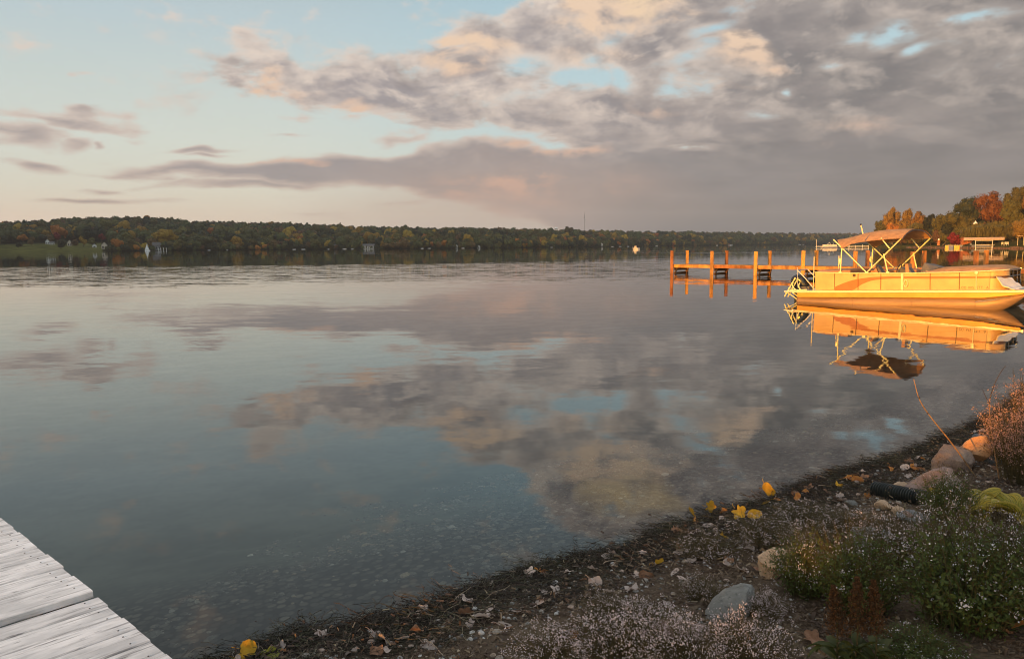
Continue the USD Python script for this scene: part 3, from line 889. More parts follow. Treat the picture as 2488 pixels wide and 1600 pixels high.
p = at_y(1351, 556, 1150.0)
o = thing('water_tower', 'white dome of a water tower just above the far tree line', 'water tower', (p[0], p[1], p[2] - 10))
obj('column', tube([(0, 0, -6), (0, 0, 9.5)], .9, 10), HULL, o)
obj('tank', ball(2.6, (0, 0, 10.6), 2, (1, 1, .62)), HULL, o)
# unseen hill added left of the view to keep sun off the far shore
u1, u2 = np.array([.66, .75]), np.array([.75, -.66])
A, Cc = np.meshgrid(np.linspace(-620, 20, 22), np.linspace(-1500, -320, 44), indexing='ij')
Z = 185 * np.clip(1 - ((A + 300) / 300) ** 2, 0, 1) * np.clip((-330 - Cc) / 60, 0, 1) ** .7 + 18 * (meshkit.fbm(np.stack([A / 60, Cc / 60, 0 * A], -1), 3, 2) - .5) - 8
obj('west_hill', grid_mesh(np.stack([A * u1[0] + Cc * u2[0], A * u1[1] + Cc * u2[1], Z], -1)), forest_floor, smooth=True, kind='structure', label='wooded hill on the west side of the lake')

# ------------------------------------------------------------------ the right shore
rs_px = np.array([2040, 2118, 2200, 2300, 2400, 2488, 2700, 3200])
rs_y = np.array([470, 420, 350, 300, 268, 248, 205, 150])


def right_ground(px, b):
    """A point b metres behind the waterline of the right shore."""
    y0 = np.interp(px, rs_px, rs_y)
    y = y0 + b
    x = (px - 1244) / FPX * y0 * 1.006 + b * (px - 1244) / FPX
    rise = np.interp(px, [2040, 2110, 2200, 2350, 2488, 3200], [.1, .6, 4.0, 8.0, 12.0, 16.0])
    z = np.where(b < 0, .3 * b, np.minimum(.95, .9 * b + .3) + rise * np.clip((b - 6) / 45, 0, 1))
    return np.stack([x, y, z], -1)


PXR, BR = np.meshgrid(np.linspace(2040, 3200, 60), np.array([-6, -.5, 0, .7, 3, 6, 10, 16, 25, 40, 60, 90, 140]), indexing='ij')
obj('right_shore', grid_mesh(right_ground(PXR, BR.astype(float))), mat('shore_grass', (.07, .06, .022), .9, .3, .25, coord='world', spec=0.0, color2=(.04, .05, .018)), smooth=True, kind='structure', label='sunlit grassy shore under the trees at the right')


def shore_tree(px, ytop, wpx, b, kind, label, n=4200, leaf=.62, lobes=22, droop=False, low=.15, lean=0.0, core=.72, cat='tree', name='shore_tree', limbs=5, ybase=None):
    g = right_ground(float(px), float(b))
    ztop = (hor(px) - ytop) / FPX * g[1] + EYE
    return tree(name, label, cat, g - (0, 0, .3), ztop - g[2] + .3, 1.18 * wpx / FPX * g[1], LEAF[kind], int(px * 13 + b) % 9973, n, leaf, lobes, droop, core, low=low, lean=lean, limbs=limbs)


LEAF['gold'] = leafy('leaves_gold', [(.20, .12, .024), (.13, .095, .022), (.24, .14, .024), (.09, .08, .02), (.15, .10, .024)], .25, obj_shift=.3)
LEAF['rust'] = leafy('leaves_rust', [(.16, .065, .02), (.12, .06, .018), (.10, .07, .02), (.18, .085, .022)], .25)
LEAF['willow'] = leafy('leaves_willow', [(.11, .095, .022), (.085, .08, .02), (.14, .11, .025)], .3)
LEAF['sun_olive'] = leafy('leaves_sunlit_olive', [(.095, .085, .02), (.135, .105, .024), (.07, .07, .018), (.17, .10, .022)], .3, obj_shift=.3)
for a, kw in [((2130, 528, 34, 9, 'sun_olive', 'small olive tree at the left end of the right shore'), {}), ((2157, 499, 40, 14, 'gold', 'gold topped maple, the tallest of the left group on the right shore'), {}),
              ((2190, 503, 32, 16, 'gold', 'second gold maple just right of the tallest of the left group'), {}), ((2160, 535, 32, 6, 'orange', 'small orange tree in front of the gold topped maple'), dict(n=1500)),
              ((2222, 505, 36, 16, 'gold', 'gold tree with a pointed crown behind the boat canopy'), {}), ((2216, 532, 52, 7, 'willow', 'low drooping olive willow behind the boat canopy'), dict(n=6000, droop=True, leaf=.85)),
              ((2247, 515, 28, 20, 'dark', 'dark green tree between the gold tree and the rounded olive tree'), {}), ((2275, 513, 38, 14, 'sun_olive', 'rounded olive tree left of the big dark tree'), {}),
              ((2318, 503, 62, 12, 'sun_olive', 'bushy olive tree behind the red shrub'), dict(n=2800)), ((2340, 472, 70, 26, 'dark', 'big dark green tree left of the rust red tree'), dict(n=3200)),
              ((2300, 528, 40, 8, 'dark', 'dark tree in the shade behind the ornament'), {}), ((2397, 455, 72, 22, 'rust', 'tall rust red tree with pale bare limbs'), dict(n=3400, core=.6, limbs=9)),
              ((2388, 534, 92, 8, 'willow', 'wide weeping willow behind the boat lift'), dict(n=9000, droop=True, leaf=.95, lobes=26, low=.06)), ((2452, 446, 60, 30, 'sun_olive', 'high olive tree right of the rust red tree'), dict(n=3200)),
              ((2500, 436, 70, 26, 'gold', 'golden olive tree at the top right edge'), dict(n=3200)), ((2440, 480, 56, 18, 'sun_olive', 'olive and rust tree below the high olive tree'), dict(n=2600)),
              ((2484, 526, 66, 5, 'gold', 'rounded golden bush tree by the water at the right edge'), dict(n=3800, leaf=.6, low=.04, lobes=26)), ((2560, 450, 90, 26, 'sun_olive', 'olive tree just beyond the right edge'), dict(n=1800)),
              ((2310, 560, 34, 5, 'red', 'low crimson shrub left of the rust coloured house'), dict(n=1700, leaf=.4, low=.02, cat='shrub', name='shrub')), ((2250, 565, 30, 4, 'dark', 'dark low bush behind the ornament'), dict(n=900, cat='shrub', name='shrub', low=.02)),
              ((2448, 556, 24, 12, 'dark', 'dark shrub in the shadow right of the willow'), dict(n=900, cat='shrub', name='shrub', low=.02)), ((2180, 572, 40, 3, 'brown', 'brown undergrowth below the gold maples'), dict(n=900, cat='shrub', name='shrub', low=.02))]:
    shore_tree(*a, **kw)
R = np.random.default_rng(9)
px, b = R.uniform(2125, 3000, 300), np.where(R.random(300) < .35, R.uniform(9, 24, 300), R.uniform(24, 110, 300))
b = np.where(px < 2300, np.minimum(b, 45), b)
P = right_ground(px, b)
P[:, 2] += 3.2
scatter('shore_wood', [(crown((4.2, 4.2, 5), 420, 1.1, 71, 8, core=.8), LEAF['sun_olive']), (crown((4.2, 4.2, 5), 420, 1.1, 72, 8, core=.8), LEAF['dark']), (crown((4, 4, 5), 420, 1.1, 73, 8, core=.8), LEAF['brown'])], P, quat(R.uniform(0, 6.28, 300)), R.uniform(.7, 1.15, 300) * np.interp(px, [2120, 2300], [.75, 1]), R.choice(3, 300, p=[.4, .4, .2]), 'wood filling the slope behind the shore trees', 'wood')


def at_right(px, b):
    return right_ground(float(px), float(b))


def local(o_px, b, label, name, cat, dz=0.0):
    g = at_right(o_px, b)
    return thing(name, label, cat, (g[0], g[1], g[2] + dz if b > 0 else dz), -math.atan2(g[0], g[1])), g[1] / FPX


g = at_right(2337, 9)
s_ = g[1] / FPX
o = house(2337, 592, 22, 32, 'rust coloured lake house with a raised porch left of the willow', 'rust', 'roof', False, 2, .3, 'lake_house', at=g, rz=-.35)
for k in (-1, 0, 1):
    obj('porch_post', box(.22, .22, 3.0, (k * 1.4, -1.6, 1.6), base=True), PAINT['rust'], o)
obj('porch_floor', box(3.6, 1.8, .25, (0, -.9, 1.5)), PAINT['rust'], o)
obj('porch_roof', bar_plane((-2.0, -2.0, 4.5), (2.0, -2.0, 4.5), (2.0, 0, 5.0), (-2.0, 0, 5.0), .2), PAINT['rust'], o)
o, s = local(2356, 14, 'small white pointed turret roof above the weeping willow', 'turret', 'turret')
zt = (hor(2356) - 536) / FPX * at_right(2356, 14)[1] + EYE - at_right(2356, 14)[2]
obj('spire', lathe([(0, zt), (.12, zt - .3), (.5, zt - .9), (.85, zt - 1.1), (.85, zt - 1.3), (0, zt - 1.3)], 8), HULL, o)
obj('shaft', tube([(0, 0, 0), (0, 0, zt - 1.2)], .55, 8), PAINT['cream'], o)
# boat lift with its long canopy, and the boat hanging in it
TAN = mat('tan_canvas', (.40, .29, .20), .85, .1, 3.0)
o, s = local(2378, -6, 'boat lift with a long flat tan canopy standing in the water', 'boat_lift', 'boat lift')
W = 84 * s
zc = (hor(2378) - 583.6) / FPX * at_right(2378, -6)[1] + EYE
prof = [(-1.45, 0), (1.45, 0), (1.4, .45), (.7, 1.0), (-.7, 1.0), (-1.4, .45)]
can = extrude(prof, W)
can.apply_transform(np.array([[0, 0, 1, -W / 2], [1, 0, 0, 0], [0, 1, 0, zc], [0, 0, 0, 1.0]]))
obj('canopy', can, TAN, o)
for fxp in (-.2, .21):
    for yy in (-1.3, 1.3):
        obj('post', tube([(fxp * W, yy, -1.2), (fxp * W, yy, zc + .1)], .09, 6), HULL, o)
for zz in (.35, zc - .1):
    obj('rail', bar((-.22 * W, -1.3, zz), (.23 * W, -1.3, zz), .1), STEEL, o)
t, s = local(2376, -6, 'dark hulled boat with a white stripe hanging in the boat lift', 'lifted_boat', 'boat')
L = 46 * s
hl = extrude([(-L / 2, 1.0), (L * .3, 1.0), (L / 2, 0), (L * .3, -1.0), (-L / 2, -1.0)], .75)
hl.apply_translation((0, 0, .5))
obj('hull', hl, COVER, t)
hl = extrude([(-L * .3, 1.04), (L * .31, 1.04), (L * .53, 0), (L * .31, -1.04), (-L * .3, -1.04)], .22)
hl.apply_translation((0, 0, 1.1))
obj('stripe', hl, HULL_D, t)
obj('motor', cat_([box(.6, .5, .7, (-L / 2 - .3, 0, 1.5))]), COVER, t)
# swim raft on coloured floats, ornament, chairs, sea wall, leaning trunk
YEL, BLU = mat('yellow_plastic', (.55, .33, .04), .45, .1, 2.0), mat('blue_plastic', (.03, .09, .32), .45, .1, 2.0)
o, s = local(2307, -4, 'swim raft of yellow and blue floats at the sea wall', 'swim_raft', 'raft')
for x0, w, m_ in ((-19, 8, YEL), (-11, 10, BLU), (0, 12, YEL), (12.5, 10, BLU)):
    obj('float', box(w * s * .97, 1.6, 1.25, ((x0 + w / 2) * s, 0, .35)), m_, o)
obj('deck', box(37 * s, 1.9, .12, (.5 * s, 0, 1.05)), PAINT['cream'], o)
ORN = mat('orange_stone', (.42, .17, .06), .7, .2, 3.0)
o, s = local(2270, 1.2, 'orange garden ornament like a small lighthouse with a white top', 'garden_ornament', 'ornament')
obj('tower', lathe([(0, 0), (.62, 0), (.55, .5), (.42, 1.9), (.5, 1.95), (.5, 2.05), (0, 2.05)], 12), ORN, o)
obj('top', lathe([(0, 2.9), (.1, 2.8), (.42, 2.45), (.42, 2.35), (.3, 2.3), (.3, 2.04), (0, 2.04)], 12), HULL, o)
for k, px in enumerate((2423, 2431, 2436)):
    o, s = local(px, 3 + k, ['leftmost white garden chair on the shore right of the boat lift', 'middle white garden chair on the shore right of the boat lift', 'rightmost white garden chair on the shore right of the boat lift'][k], 'garden_chair', 'chair')
    obj('seat', box(.62, .6, .08, (0, 0, .5)), HULL_D, o)
    obj('backrest', box(.62, .08, .7, (0, .3, .85)), HULL_D, o)
    for a in (-.26, .26):
        for b_ in (-.25, .25):
            obj('leg', box(.09, .09, .5, (a, b_, .25)), HULL_D, o)
o, s = local(2467, 2.0, 'pale flat awning by the water at the right edge', 'awning', 'awning')
obj('canopy', box(15 * s, 1.8, .25, (0, 0, 3.2)), TAN, o)
for a in (-6, 6):
    obj('post', box(.1, .1, 3.2, (a * s, 0, 1.6)), STEEL, o)
STONE_W = mat('sea_wall_stone', (.13, .075, .045), .9, .35, 1.2, coord='world')
wall = [right_ground(np.array([p], float), np.array([-.3]))[0] for p in np.linspace(2195, 2700, 60)]
sw = thing('sea_wall', 'low brown stone sea wall along the right shore', 'wall')
R = np.random.default_rng(3)
for a, b_ in zip(wall[:-1], wall[1:]):
    a, b_ = a.copy(), b_.copy()
    a[2] = b_[2] = .2
    a[2] = b_[2] = R.uniform(-.1, .12)
    obj('stone', bar(a, a + (b_ - a) * R.uniform(.8, .98), R.uniform(.6, .9), 1.0 + R.uniform(-.3, .2), .1), STONE_W, sw)
g = at_right(2286, 2.0)
o = thing('leaning_trunk', 'bare brown trunk leaning over the sea wall beside the ornament', 'tree trunk', g)
obj('trunk', tube(spline([(-1.2, 0, -.2), (.2, 0, 1.4), (1.8, 0, 3.4)], 6), np.linspace(.28, .12, 6), 7), BARK, o)
obj('limb', tube([(.6, 0, 1.9), (.9, 0, 3.6)], [.12, .05], 5), BARK, o)
# the far pontoon boat, and the white railed dock behind the stern
GOLDP = mat('cream_panel', (.7, .62, .5), .45, .05, 2.0)
p = at_y(2014, 602, 372.0)
sc = 372 / FPX
o = thing('distant_pontoon_boat', 'small far pontoon boat moored at the white dock behind the bimini', 'boat', (p[0], 372, 0), .1)
obj('pontoon', tube([(-18 * sc, -.9, .15), (18 * sc, -.9, .15)], .35, 8), STEEL, o)
obj('pontoon', tube([(-18 * sc, .9, .15), (18 * sc, .9, .15)], .35, 8), STEEL, o)
obj('deck', box(37 * sc, 2.4, .15, (0, 0, .6)), HULL, o)
obj('fence', box(30 * sc, .08, .85, (2 * sc, -1.15, 1.1)), GOLDP, o)
obj('fence', box(30 * sc, .08, .85, (2 * sc, 1.15, 1.1)), GOLDP, o)
for a, b_ in (((-8, .9), (-2, 2.6)), ((2, .9), (-2, 2.6)), ((6, .9), (9, 2.2))):
    obj('frame_pole', tube([(a[0] * sc, -1.1, 1.4), (b_[0] * sc, -1.1, b_[1])], .06, 5), HULL, o)
o = thing('white_dock', 'long low white dock with thin posts far behind the bimini boat', 'dock', (p[0] - 24 * sc, 376, 0))
LD = 128 * sc
obj('deck', box(LD, 1.2, .16, (LD / 2, 0, .55)), HULL, o)
obj('rail', bar((0, -.6, .9), (LD, -.6, .9), .08), HULL, o)
for k in range(9):
    obj('post', tube([(k * LD / 8, -.62, -1), (k * LD / 8, -.62, 4.1 if k == 0 else (1.5 if k % 2 else 1.15))], .08, 6), HULL, o)

# ------------------------------------------------------------------ unseen shrubs added behind the camera to shade the near bank
for k, (a, c, h, w) in enumerate(((-18, -1.65, 1.72, 1.9), (-17.5, -2.2, 1.75, .85), (-17, -.95, 2.3, 1.25), (-18, 1.75, 4.6, 5.5), (-19, 5.8, 5.0, 5.2), (-18.5, 10.5, 5.2, 6.0), (-19, 15.5, 5.0, 6.4), (-20, 21, 5.0, 6.8))):
    x, y = a * u1 + c * u2
    tree('hedge_shrub', ['leafy added shade shrub behind the camera, nearest the dock', 'narrow added shade shrub at the water end of the row behind the camera', 'upright added shade shrub beside the low end of the row behind the camera', 'tall second added shade shrub from the dock behind the camera', 'third added shade shrub from the dock behind the camera', 'fourth added shade shrub from the dock behind the camera', 'fifth added shade shrub from the dock behind the camera', 'last added shade shrub from the dock behind the camera'][k], 'shrub', (x, y, .4), h, w, LEAF['green'], 900 + k, 1700, .4, 14, False, .95, low=-.55)

# ------------------------------------------------------------------ the wooden pier
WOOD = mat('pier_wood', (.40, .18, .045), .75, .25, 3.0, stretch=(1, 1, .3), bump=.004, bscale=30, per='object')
WOOD_D = mat('pier_wood_underside', (.10, .06, .035), .85, .2, 3.0)  # darker copy of the pier wood, shade under the deck put into its colour
q0, dq = np.array([11.735, 56.828, 0]), np.array([2.334, -2.303, 0])
ld = dq / np.linalg.norm(dq)
nd = np.array([-ld[1], ld[0], 0])
pier = thing('wooden_pier', 'orange lit wooden pier on pairs of square posts behind the pontoon boat', 'pier')
W = 2.03
ez = np.array([0, 0, 1.0])
for i in range(9):
    for k in (0, 1):
        p = q0 + dq * i + nd * W * k
        tilt = rng.normal(size=2) * .012
        obj('post', bar(p - ez * 1.6, p + ez * (1.64 - .02 * (i % 3) + .015 * k) + (tilt[0], tilt[1], 0), .2, .2, .015), WOOD, pier)
    a, b = q0 + dq * i + nd * .1, q0 + dq * i + nd * (W - .1)
    off = ld * .135
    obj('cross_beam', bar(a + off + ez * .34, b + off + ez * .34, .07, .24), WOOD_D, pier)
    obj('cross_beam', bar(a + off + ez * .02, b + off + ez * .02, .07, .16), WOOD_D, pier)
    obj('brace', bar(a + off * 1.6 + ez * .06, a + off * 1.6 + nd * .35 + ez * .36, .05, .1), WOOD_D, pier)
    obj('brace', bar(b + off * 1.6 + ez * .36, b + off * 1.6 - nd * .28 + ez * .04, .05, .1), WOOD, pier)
for i in range(8):
    for k, o_ in ((0, .13), (1, -.13)):
        a, b = q0 + dq * i + nd * (W * k + o_) + ld * .004, q0 + dq * (i + 1) + nd * (W * k + o_) - ld * .004
        obj('stringer', bar(a + ez * .52, b + ez * .52, .05, .2), WOOD, pier)
n = int(8 * np.linalg.norm(dq) / .145)
for j in range(n):
    c = q0 + ld * (.07 + j * .145) + nd * W / 2
    obj('plank', bar(c - nd * (W / 2 - .1) + ez * .636, c + nd * (W / 2 - .1) + ez * .636, .138, .032), WOOD, pier)

# ------------------------------------------------------------------ the pontoon boat (local: x to the bow, y away from the camera, z up; trimmed bow-up)
ALU = mat('brushed_aluminium', (.62, .60, .57), .38, .06, 3.0, metal=.75, stretch=(.3, 1, 6))
TUBE_M = mat('pontoon_aluminium', (.30, .185, .095), .48, .10, 1.6, metal=.25, stretch=(.4, 1, 4), bump=.002, bscale=2)
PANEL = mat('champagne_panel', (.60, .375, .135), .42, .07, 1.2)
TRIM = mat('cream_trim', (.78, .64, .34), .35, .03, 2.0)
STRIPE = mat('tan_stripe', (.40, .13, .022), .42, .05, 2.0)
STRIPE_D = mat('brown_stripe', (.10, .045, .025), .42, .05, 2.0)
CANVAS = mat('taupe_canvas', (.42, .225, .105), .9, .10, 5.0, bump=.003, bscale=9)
BLACK = mat('black_gloss', (.012, .013, .016), .18, .1, 3.0, spec=.6)
GREYV = mat('grey_vinyl', (.10, .10, .11), .55, .15, 4.0)
TANV = mat('tan_vinyl', (.40, .20, .10), .6, .1, 4.0)
WHITEC = mat('white_canvas', (.50, .52, .56), .8, .08, 4.0, bump=.004, bscale=10)
GOLDT = mat('anodised_tube', (.85, .80, .40), .35, .03, 2.0, metal=.25)
DARK = mat('seam_dark', (.08, .045, .02), .7, .1, 3.0)
ub, vb = np.array([.7269, -.6868, 0]), np.array([.6868, .7269, 0])
TR = .037
xb = ub * math.cos(TR) + ez * math.sin(TR)
zb = np.cross(xb, vb)
boat = thing('pontoon_boat', 'cream pontoon boat with a raised tan bimini, lit orange by the sun', 'pontoon boat', matrix=basis(xb, vb, zb, (10.436, 28.342, 0)))
BW = 2.58                                               # beam
# tubes with raked nose cones, side skirts, deck
for yc in (.36, BW - .36):
    prof, n = [], 20
    xs_ = np.concatenate([[0, .02], np.linspace(.4, 5.75, 8), np.linspace(5.95, 7.08, 10)])
    rings = []
    for x in xs_:
        k = max(0.0, (x - 5.9) / 1.18)
        r = .335 * (1 - k ** 2.2 * .93) if x > .01 else .30
        zc = -.07 + k ** 1.7 * .30
        a = np.linspace(0, 2 * PI, n, endpoint=False)
        rings.append(np.stack([np.full(n, x), yc + r * np.cos(a) * (1 - .3 * k), zc + r * np.sin(a)], 1))
    v, q = grid_mesh(np.array([np.vstack([r_, r_[:1]]) for r_ in rings]))
    tb = obj('pontoon', (v, q), TUBE_M, boat, smooth=50)
    obj('end_plate', extrude([(math.cos(a) * .33, math.sin(a) * .33) for a in np.linspace(0, 2 * PI, 18, endpoint=False)], .012).apply_transform(np.array([[0, 0, 1, -.012], [1, 0, 0, yc], [0, 1, 0, -.07], [0, 0, 0, 1.0]])), TUBE_M, tb)
    for x in (.02, 2.0, 3.9, 5.77):
        a = np.linspace(0, 2 * PI, 21)
        obj('weld_seam', tube(np.stack([np.full(21, x), yc + .337 * np.cos(a), -.07 + .337 * np.sin(a)], 1), .006, 5), TUBE_M, tb)
    sd = -1 if yc < 1 else 1
    obj('spray_rail', tube([(5.78, yc + sd * .335, .02), (6.3, yc + sd * .31, .09), (6.75, yc + sd * .2, .16)], [.012, .016, .006], 6), ALU, tb)
obj('deck', box(7.2, BW, .05, (3.52, BW / 2, .345)), ALU, boat)
for y0, sgn in ((-.012, -1), (BW + .012, 1)):
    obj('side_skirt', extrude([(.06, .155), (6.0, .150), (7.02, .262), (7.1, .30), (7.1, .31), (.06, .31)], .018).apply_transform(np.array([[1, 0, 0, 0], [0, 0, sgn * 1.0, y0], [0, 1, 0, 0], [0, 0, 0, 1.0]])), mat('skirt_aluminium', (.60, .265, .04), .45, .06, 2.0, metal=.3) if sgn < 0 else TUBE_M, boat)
    obj('rub_rail', bar((-.1, y0, .375), (7.08, y0, .375), .05, .035, .01), TRIM, boat)
    obj('rub_rail', bar((.0, y0, .325), (7.06, y0, .325), .035, .022, .006), TRIM, boat)
obj('bow_trim', bar((7.1, -.02, .345), (7.1, BW + .02, .345), .05, .11, .012), ALU, boat)
obj('stern_trim', bar((-.1, -.02, .345), (-.1, BW + .02, .345), .05, .11, .012), ALU, boat)
# fence panels; the front corners are rounded
FZ0, FZ1 = .40, .985
fence_top = lambda s: np.interp(s, [.7, 1.6, 3.6, 5.3, 6.9], [1.055, 1.005, .965, .972, 1.01])
seams = [.70, 1.39, 2.19, 2.94, 3.62, 4.47, 5.32, 6.17]
stripe_hi = lambda s: np.interp(s, [1.24, 1.45, 1.7, 1.95, 2.2, 2.55, 2.95, 3.6, 4.5, 5.85, 6.3], [.415, .545, .65, .735, .79, .835, .86, .855, .84, .825, .825])
stripe_lo = lambda s: np.interp(s, [2.06, 2.3, 2.5, 2.69, 2.95, 3.3, 4.5, 5.85, 6.3], [.415, .59, .68, .735, .765, .785, .762, .757, .762])
for y0, out in ((.03, -1), (BW - .03, 1)):
    for a, b in zip(seams[:-1], seams[1:]):
        a, b = a + (.045 if a == 3.62 else .006), b - (.045 if b == 3.62 else .006)
        pts = [(a, FZ0), (b, FZ0)] + [(x, fence_top(x) - .02) for x in np.linspace(b, a, 5)]
        M = np.array([[1, 0, 0, 0], [0, 0, -out * 1.0, y0 + (.0 if out < 0 else 0)], [0, 1, 0, 0], [0, 0, 0, 1.0]])
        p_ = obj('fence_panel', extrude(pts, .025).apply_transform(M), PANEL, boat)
        if a > 1.2 and out < 0 or a > 1.2:
            xs_ = np.linspace(max(a, 1.25), b, 9)
            lo = np.where(xs_ < 2.06, .402, stripe_lo(xs_))
            poly = [(x, z) for x, z in zip(xs_, lo)] + [(x, z) for x, z in zip(xs_[::-1], stripe_hi(xs_[::-1]))]
            M2 = M.copy()
            M2[1, 2], M2[1, 3] = out * 1.0, y0
            obj('stripe', extrude(poly, .004).apply_transform(M2), STRIPE, p_)
    for x in seams[1:-1]:
        if x != 3.62:
            obj('fence_seam', box(.014, .03, .56, (x, y0 + .006 * out, .70)), DARK, boat)
    obj('gate_post', box(.075, .05, .58, (3.62, y0, .40 + .29)), TRIM, boat)
    obj('top_rail', cat_([bar((a, y0, fence_top(a) - .005), (b, y0, fence_top(b) - .005), .05, .032, .008) for a, b in zip([.68, 1.6, 3.6, 5.3], [1.6, 3.6, 5.3, 6.17])]), TRIM, boat)
    # rounded front corner
    th = np.linspace(0, PI / 2, 9)
    cxr, rr = 6.175, .43
    cx_, cy_ = cxr + rr * np.sin(th), .46 - .43 * np.cos(th)
    if out > 0:
        cy_ = BW - cy_
    cx_, cy_ = np.concatenate([[6.172], cx_]), np.concatenate([[cy_[0]], cy_])
    zt_ = np.linspace(.985, 1.01, len(cx_))
    for nm, z0, z1, mt in (('fence_panel', .40, .755, PANEL), ('stripe_band', .757, .825, STRIPE_D), ('fence_panel', .827, None, PANEL)):
        P = np.array([[(x, y, z0), (x, y, (z1 if z1 else zz) - (0 if z1 else .02))] for x, y, zz in zip(cx_, cy_, zt_)])
        obj(nm, grid_mesh(P), mt, boat, smooth=True)
    obj('top_rail', tube(np.stack([cx_, cy_, zt_], 1), .022, 6), TRIM if out < 0 else ALU, boat)
for yy in (.5, .95, BW - .95, BW - .5):
    obj('bow_gate_post', tube([(6.60, yy, .40), (6.60, yy, 1.0)], .02, 6), GREYV, boat)
for zz in (.50, .80, 1.0):
    obj('bow_gate_rail', tube([(6.60, .46, zz), (6.60, BW - .46, zz)], .018, 6), GREYV, boat)
obj('stern_panel', box(.03, BW - .1, .62, (.70, BW / 2, .72)), PANEL, boat)
obj('speaker', extrude([(math.cos(a) * .05, math.sin(a) * .05) for a in np.linspace(0, 2 * PI, 16, endpoint=False)], .02).apply_transform(np.array([[1, 0, 0, 2.06], [0, 0, -1, .03], [0, 1, 0, .91], [0, 0, 0, 1.0]])), DARK, boat)
tx = meshkit.text_mesh('CC  MS  ETT   A', .075, .003)
tx.apply_transform(np.array([[1, 0, 0, 5.37], [0, 0, -1, .026], [0, 1, 0, .435], [0, 0, 0, 1.0]]))
obj('registration_lettering', tx, STRIPE_D, boat)
obj('glint_rail', tube([(5.80, .0, .41), (5.80, -.015, .95)], .014, 6), GOLDT, boat)
obj('badge', ball(.055, (5.80, -.02, .93), 1, (1, .4, 1)), GOLDT, boat)
a = np.linspace(0, 4 * PI, 36)
obj('coiled_rope', tube(np.stack([3.74 + .055 * np.sin(a), -.02 - .01 * np.cos(a / 2), .62 + .12 * np.cos(a) * np.where(a > 2 * PI, .8, 1)], 1), .013, 5), GOLDT, boat)
# furniture and covers
obj('sun_pad', trimesh.convex.convex_hull([(x, y, z) for x in (.74, 1.9) for y in (.1, BW - .1) for z in (.9, 1.08)] + [(x, y, 1.12) for x in (.8, 1.85) for y in (.3, BW - .3)]), TANV, boat)
obj('side_bench', trimesh.convex.convex_hull([(x, y, z) for x in (1.95, 3.5) for y in (BW - .6, BW - .08) for z in (.45, 1.02)] + [(x, BW - .2, 1.07) for x in (2.0, 3.4)]), TANV, boat)


def helm_seat(x, y, lean=.18):
    s_ = obj('helm_seat', trimesh.convex.convex_hull([(x + a, y + b, z) for a in (-.25, .25) for b in (-.24, .24) for z in (.72, .84)]), TANV, boat)
    bk = trimesh.convex.convex_hull([(x + a, y + b, z) for a, z in ((-.26, .86), (-.16, .82)) for b in (-.24, .24)] + [(x - .26 - lean + a, y + b, 1.26) for a in (0, .10) for b in (-.18, .18)])
    obj('seat_back', bk, TANV, s_)
    obj('seat_cushion', trimesh.convex.convex_hull([(x - .15, y - .2, .86), (x - .15, y + .2, .86), (x - .32, y - .16, 1.25), (x - .32, y + .16, 1.25), (x - .05, y - .2, .88), (x - .05, y + .2, .88), (x - .25, y - .14, 1.22), (x - .25, y + .14, 1.22)]), GREYV, s_)
    obj('pedestal', tube([(x, y, .37), (x, y, .74)], .05, 8), ALU, s_)


helm_seat(2.95, .62)
helm_seat(3.85, .75, .05)
cons = obj('helm_console', trimesh.convex.convex_hull([(x, y, z) for x in (3.0, 3.4) for y in (1.5, 2.1) for z in (.4, 1.0)] + [(3.1, y, 1.12) for y in (1.55, 2.05)]), GREYV, boat)
a = np.linspace(0, 2 * PI, 20)
obj('steering_wheel', tube(np.stack([2.98 + .06 * np.sin(a), 1.8 + .17 * np.cos(a), 1.08 + .16 * np.sin(a)], 1), .014, 5), BLACK, cons)
# mooring cover over the bow seats, domed and drooping at its edge
nx, ny = 30, 17
P = np.zeros((nx, ny, 3))
for i, t in enumerate(np.linspace(0, 1, nx)):
    for j, s in enumerate(np.linspace(-1, 1, ny)):
        x = 4.05 + 2.58 * t
        half = (BW / 2 + .012) * (1 - max(0, (t - .8) / .2) ** 3 * .22)
        e = (1 - abs(s) ** 5) * (1 - max(0, (t - .86) / .14) ** 3) * min(1, .25 + t * 3.2)
        w_ = .012 * math.sin(9 * t + 5 * s) + .015 * (meshkit.noise(np.array([t * 7, s * 3, 0]), 3) - .5)
        P[i, j] = (x, BW / 2 + s * half, fence_top(x) - .03 + .155 * e + w_ * e + .035 * math.sin(PI * t) * e)
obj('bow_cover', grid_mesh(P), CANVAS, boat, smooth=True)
obj('folded_cover', trimesh.convex.convex_hull([(3.98 + a, .7 + b, 1.0 + c) for a, b, c in ((0, 0, 0), (.35, 0, .02), (.1, .1, .28), (.55, .2, .12), (.7, .6, .08), (.2, .9, .22), (-.05, .8, .0), (.6, 1.0, .02))]), GREYV, boat)
